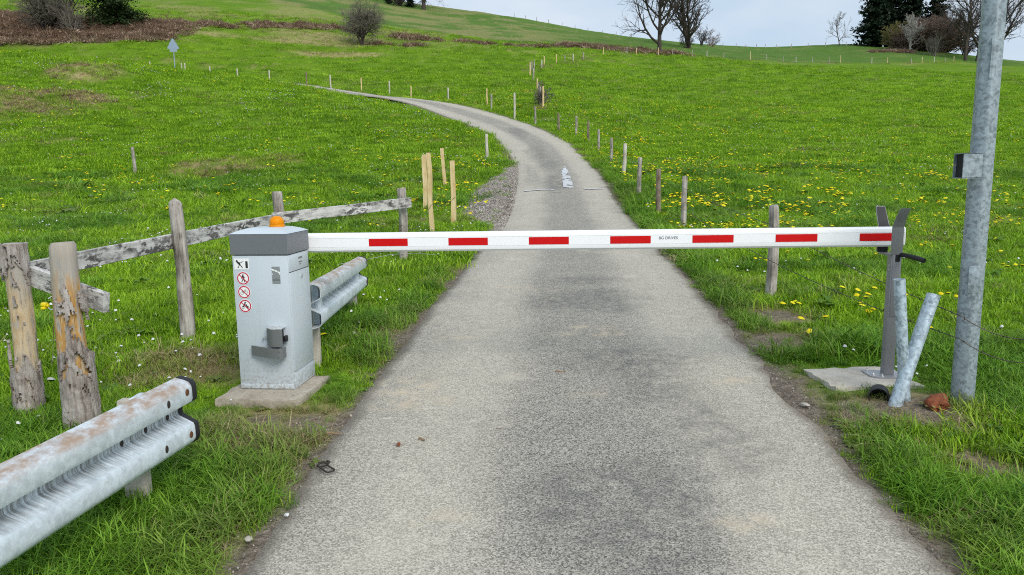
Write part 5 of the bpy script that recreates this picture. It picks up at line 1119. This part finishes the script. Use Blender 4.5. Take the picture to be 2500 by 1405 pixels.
def do_bracken():
    col = protos('fern', [(blade_tuft(40, .45, .15, .60, .06, 1.5, 400 + i, 3), 'bracken_leaf') for i in range(5)] + [(blade_tuft(30, .35, .10, .40, .03, 1.5, 420 + i, 3), 'straw') for i in range(2)])
    rr = np.random.default_rng(77); x = rr.uniform(-90, 110, 260000); y = rr.uniform(86, 180, 260000); di, br, dr, d, s_ = masks(x, y); k = (rr.random(len(x)) < br * .9) & (br > .2); x, y = x[k], y[k]; n = len(x)
    hs = rr.uniform(.7, 1.5, n) * (.6 + .8 * fbm(x, y, .4, 150)) * np.where(x > -42, .78, .9); scatter('bracken', np.c_[x, y, ground(x, y)], np.c_[rr.normal(0, .25, (n, 2)), rr.uniform(0, 6.28, n)], np.c_[hs * 1.2, hs * 1.2, hs], np.where(rr.random(n) < .16, rr.integers(5, 7, n), rr.integers(0, 5, n)), np.zeros(n), col, 'reddish brown dead bracken on the upper slopes', 'bracken')
    # rough pale tussocks on the molehill mounds and along the field fence
    x = rr.uniform(-28, -18, 5000); y = rr.uniform(34, 46, 5000); di, br, dr, d, s_ = masks(x, y); k = rr.random(len(x)) < sstep(.35, .8, dr) * .5; x, y = x[k], y[k]
    fx = np.interp(rr.random(900), np.linspace(0, 1, len(FIELD)), [p[0] for p in FIELD]); fy = np.interp(fx, [p[0] for p in FIELD], [p[1] for p in FIELD]) + rr.normal(0, .5, 900); x = np.r_[x, fx + rr.normal(0, .5, 900)]; y = np.r_[y, fy]; n = len(x); hs = rr.uniform(.25, .6, n)
    scatter('dry_tussocks', np.c_[x, y, ground(x, y)], np.c_[rr.normal(0, .2, (n, 2)), rr.uniform(0, 6.28, n)], np.c_[hs, hs, hs * .8], np.where(rr.random(n) < .93, rr.integers(5, 7, n), rr.integers(0, 5, n)), np.zeros(n), col, 'pale dry grass tussocks on the left mounds and along the field fence', 'tussocks')
do_bracken()
def do_stones():
    its = []
    for i in range(5):
        rr = np.random.default_rng(500 + i); bm = bmesh.new(); bmesh.ops.create_icosphere(bm, subdivisions=1, radius=1); V = np.array([v.co[:] for v in bm.verts]) * rr.uniform(.6, 1.2, (len(bm.verts), 1)) * [1, .8, .6]; F = np.array([[v.index for v in f.verts] for f in bm.faces]); bm.free(); its.append(((V, F, np.zeros(len(V))), 'stone'))
    col = protos('grit', its); rr = np.random.default_rng(78)
    x, y, _ = sample(1.6, 14, 900, 79, .5, .5); di, br, dr, d, s_ = masks(x, y); k = (d > -.02) & (d < .34) & (rr.random(len(x)) < di * .8); x, y = x[k], y[k]; s0 = rr.uniform(.002, .0075, len(x)) * np.where(rr.random(len(x)) < .03, 1.5, 1)
    gyv = rr.uniform(12.6, 26, 14000); gxv = np.interp(gyv, [p[1] for p in EL], [p[0] for p in EL]) + .12 - rr.random(14000) * (gravel_edge(gyv) + .2); x = np.r_[x, gxv]; y = np.r_[y, gyv]; s0 = np.r_[s0, rr.uniform(.008, .024, 14000)]; n = len(x)
    z = np.maximum(ground(x, y), hz(x, y) - .02) + s0 * .3; z[-14000:] = hz(gxv, gyv) + .014
    scatter('gravel', np.c_[x, y, z], rr.uniform(0, 6.28, (n, 3)), np.c_[s0, s0, s0], rr.integers(0, 5, n), np.zeros(n), col, 'loose grit along the lane edges and in the gravel bay', 'gravel')
    # crumbs of grit on the asphalt itself
do_stones()
# ---------------------------------------------------------------- flowers
def flower_mesh(kind, seed):
    rr = np.random.default_rng(seed); V = []; F = []; mats = []; heads = {'dandelion': rr.integers(1, 5), 'daisy': 1}[kind]
    for h in range(heads):
        ox, oy = (rr.normal(0, .035), rr.normal(0, .035)) if h else (0, 0); z = rr.uniform(.07, .13) if kind == 'dandelion' else rr.uniform(.05, .10); r_ = rr.uniform(.022, .031) if kind == 'dandelion' else rr.uniform(.009, .014); tx, ty = rr.normal(0, .25, 2); n = len(V); m = 10
        V += [(ox - .002, oy, -.01), (ox + .002, oy, -.01), (ox, oy + .002, z), ]; F.append((n, n+1, n+2)); mats.append(1); n = len(V)
        for k in range(m):
            a = 6.283 * k / m; q = r_ * (1 if k % 2 else .82); V.append((ox + q * math.cos(a), oy + q * math.sin(a), z + q * (tx * math.cos(a) + ty * math.sin(a)) + .002))
        for k in range(m):
            a = 6.283 * k / m; q = r_ * .55; V.append((ox + q * math.cos(a), oy + q * math.sin(a), z + .010 + q * (tx * math.cos(a) + ty * math.sin(a))))
        V.append((ox, oy, z + .012)); V.append((ox, oy, z - .008))
        for k in range(m): F += [(n+k, n+(k+1) % m, n+m+(k+1) % m), (n+k, n+m+(k+1) % m, n+m+k), (n+m+k, n+m+(k+1) % m, n+2*m), (n+k, n+2*m+1, n+(k+1) % m)]; mats += [0, 0, 0, 1]
    return V, F, mats
def do_flowers():
    meshes = []
    for i in range(7):
        V, F, mt = flower_mesh('dandelion', 600 + i); me = bpy.data.meshes.new('dandelion'); me.from_pydata(V, [], F); me.materials.append(M['petal_yellow']); me.materials.append(M['weed_leaf']); me.polygons.foreach_set('material_index', mt); me.update(); meshes.append(me)
    rr = np.random.default_rng(81); n = 70000; y = 3.2 + 56 * rr.random(n) ** .8; x = rr.uniform(-1, 1, n) * (.76 * y + 1); d, s_ = rd(x, y)
    cl = fbm(x, y, .9, 160); big = fbm(x, y, .12, 161); pr = (.10 + sstep(.50, .72, cl)) * (.25 + .75 * sstep(.35, .62, big)) * np.where(s_ > 0, 1.0, .55) * np.where((s_ > 0) & (y > 5.5) & (y < 16), 1.6, 1) * np.where(y < 5.6, .10, 1) * (1 - .2 * sstep(18, 30, y)) * np.where((s_ < 0) & (y < 15), .14, 1)
    k = (d > .5) & (rr.random(n) < pr * .30) & ~in_rect(x, y, 2.29, 4.72, .7, .6, 0) & ~in_rect(x, y, -1.565, 4.72, .7, .7, 0)
    x, y, s_ = x[k], y[k], s_[k]; z = ground(x, y); order = np.argsort(y); nr = order[:290]
    for j in nr:
        right = s_[j] > 0
        o = bpy.data.objects.new('dandelion', meshes[int(rr.integers(0, 7))]); COL.objects.link(o); o.location = (x[j], y[j], z[j]); o.rotation_euler = (0, 0, rr.uniform(0, 6.28)); o.scale = (1.1,) * 3
        tag(o, 'yellow dandelion blooming in the near grass of the right meadow' if right else 'yellow dandelion blooming in the near grass left of the lane', 'dandelion', 'near dandelions of the right meadow' if right else 'near dandelions left of the lane')
    rest = order[290:]; V = []; F = []
    me_items = []
    col = bpy.data.collections.new('bloom')
    for i, me in enumerate(meshes): col.objects.link(bpy.data.objects.new('bloom_%02d' % i, me))
    m = len(rest); sc = rr.uniform(1.2, 1.9, m); scatter('far_dandelions', np.c_[x[rest], y[rest], z[rest]], np.c_[np.zeros((m, 2)), rr.uniform(0, 6.28, m)], np.c_[sc, sc, sc], rr.integers(0, 7, m), np.zeros(m), col, 'countless small yellow dandelions over the farther meadows', 'dandelions')
    dm = []
    for i in range(5):
        V, F, mt = flower_mesh('daisy', 650 + i); me = bpy.data.meshes.new('daisy'); me.from_pydata(V, [], F); me.materials.append(M['petal_white']); me.materials.append(M['weed_leaf']); me.polygons.foreach_set('material_index', mt); me.update(); dm.append(me)
    col = bpy.data.collections.new('whitebloom')
    for i, me in enumerate(dm): col.objects.link(bpy.data.objects.new('whitebloom_%02d' % i, me))
    n = 50000; y = 3 + 45 * rr.random(n) ** .75; x = rr.uniform(-1, 1, n) * (.76 * y + 1); d, s_ = rd(x, y); cl = fbm(x, y, .7, 170); k = (d > .4) & (rr.random(n) < sstep(.54, .74, cl) * .33 * np.where(s_ < 0, 1, .6)); x, y = x[k], y[k]; m = len(x); sc = rr.uniform(.6, 1.1, m) * (1 + y / 35)
    scatter('daisies', np.c_[x, y, ground(x, y)], np.c_[np.zeros((m, 2)), rr.uniform(0, 6.28, m)], np.c_[sc, sc, sc], rr.integers(0, 5, m), np.zeros(m), col, 'tiny white daisies sprinkled through the meadow grass', 'daisies')
    for (px, py, lb) in [(-2.93, 4.55, 'white flower in front of the leftmost bark-covered post'), (-2.86, 4.75, 'white flower between the two bark-covered posts')]:
        o = bpy.data.objects.new('white_flower', dm[1]); COL.objects.link(o); o.location = (px, py, g1(px, py)); o.scale = (2.2, 2.2, 1.6); tag(o, lb, 'flower')
do_flowers()
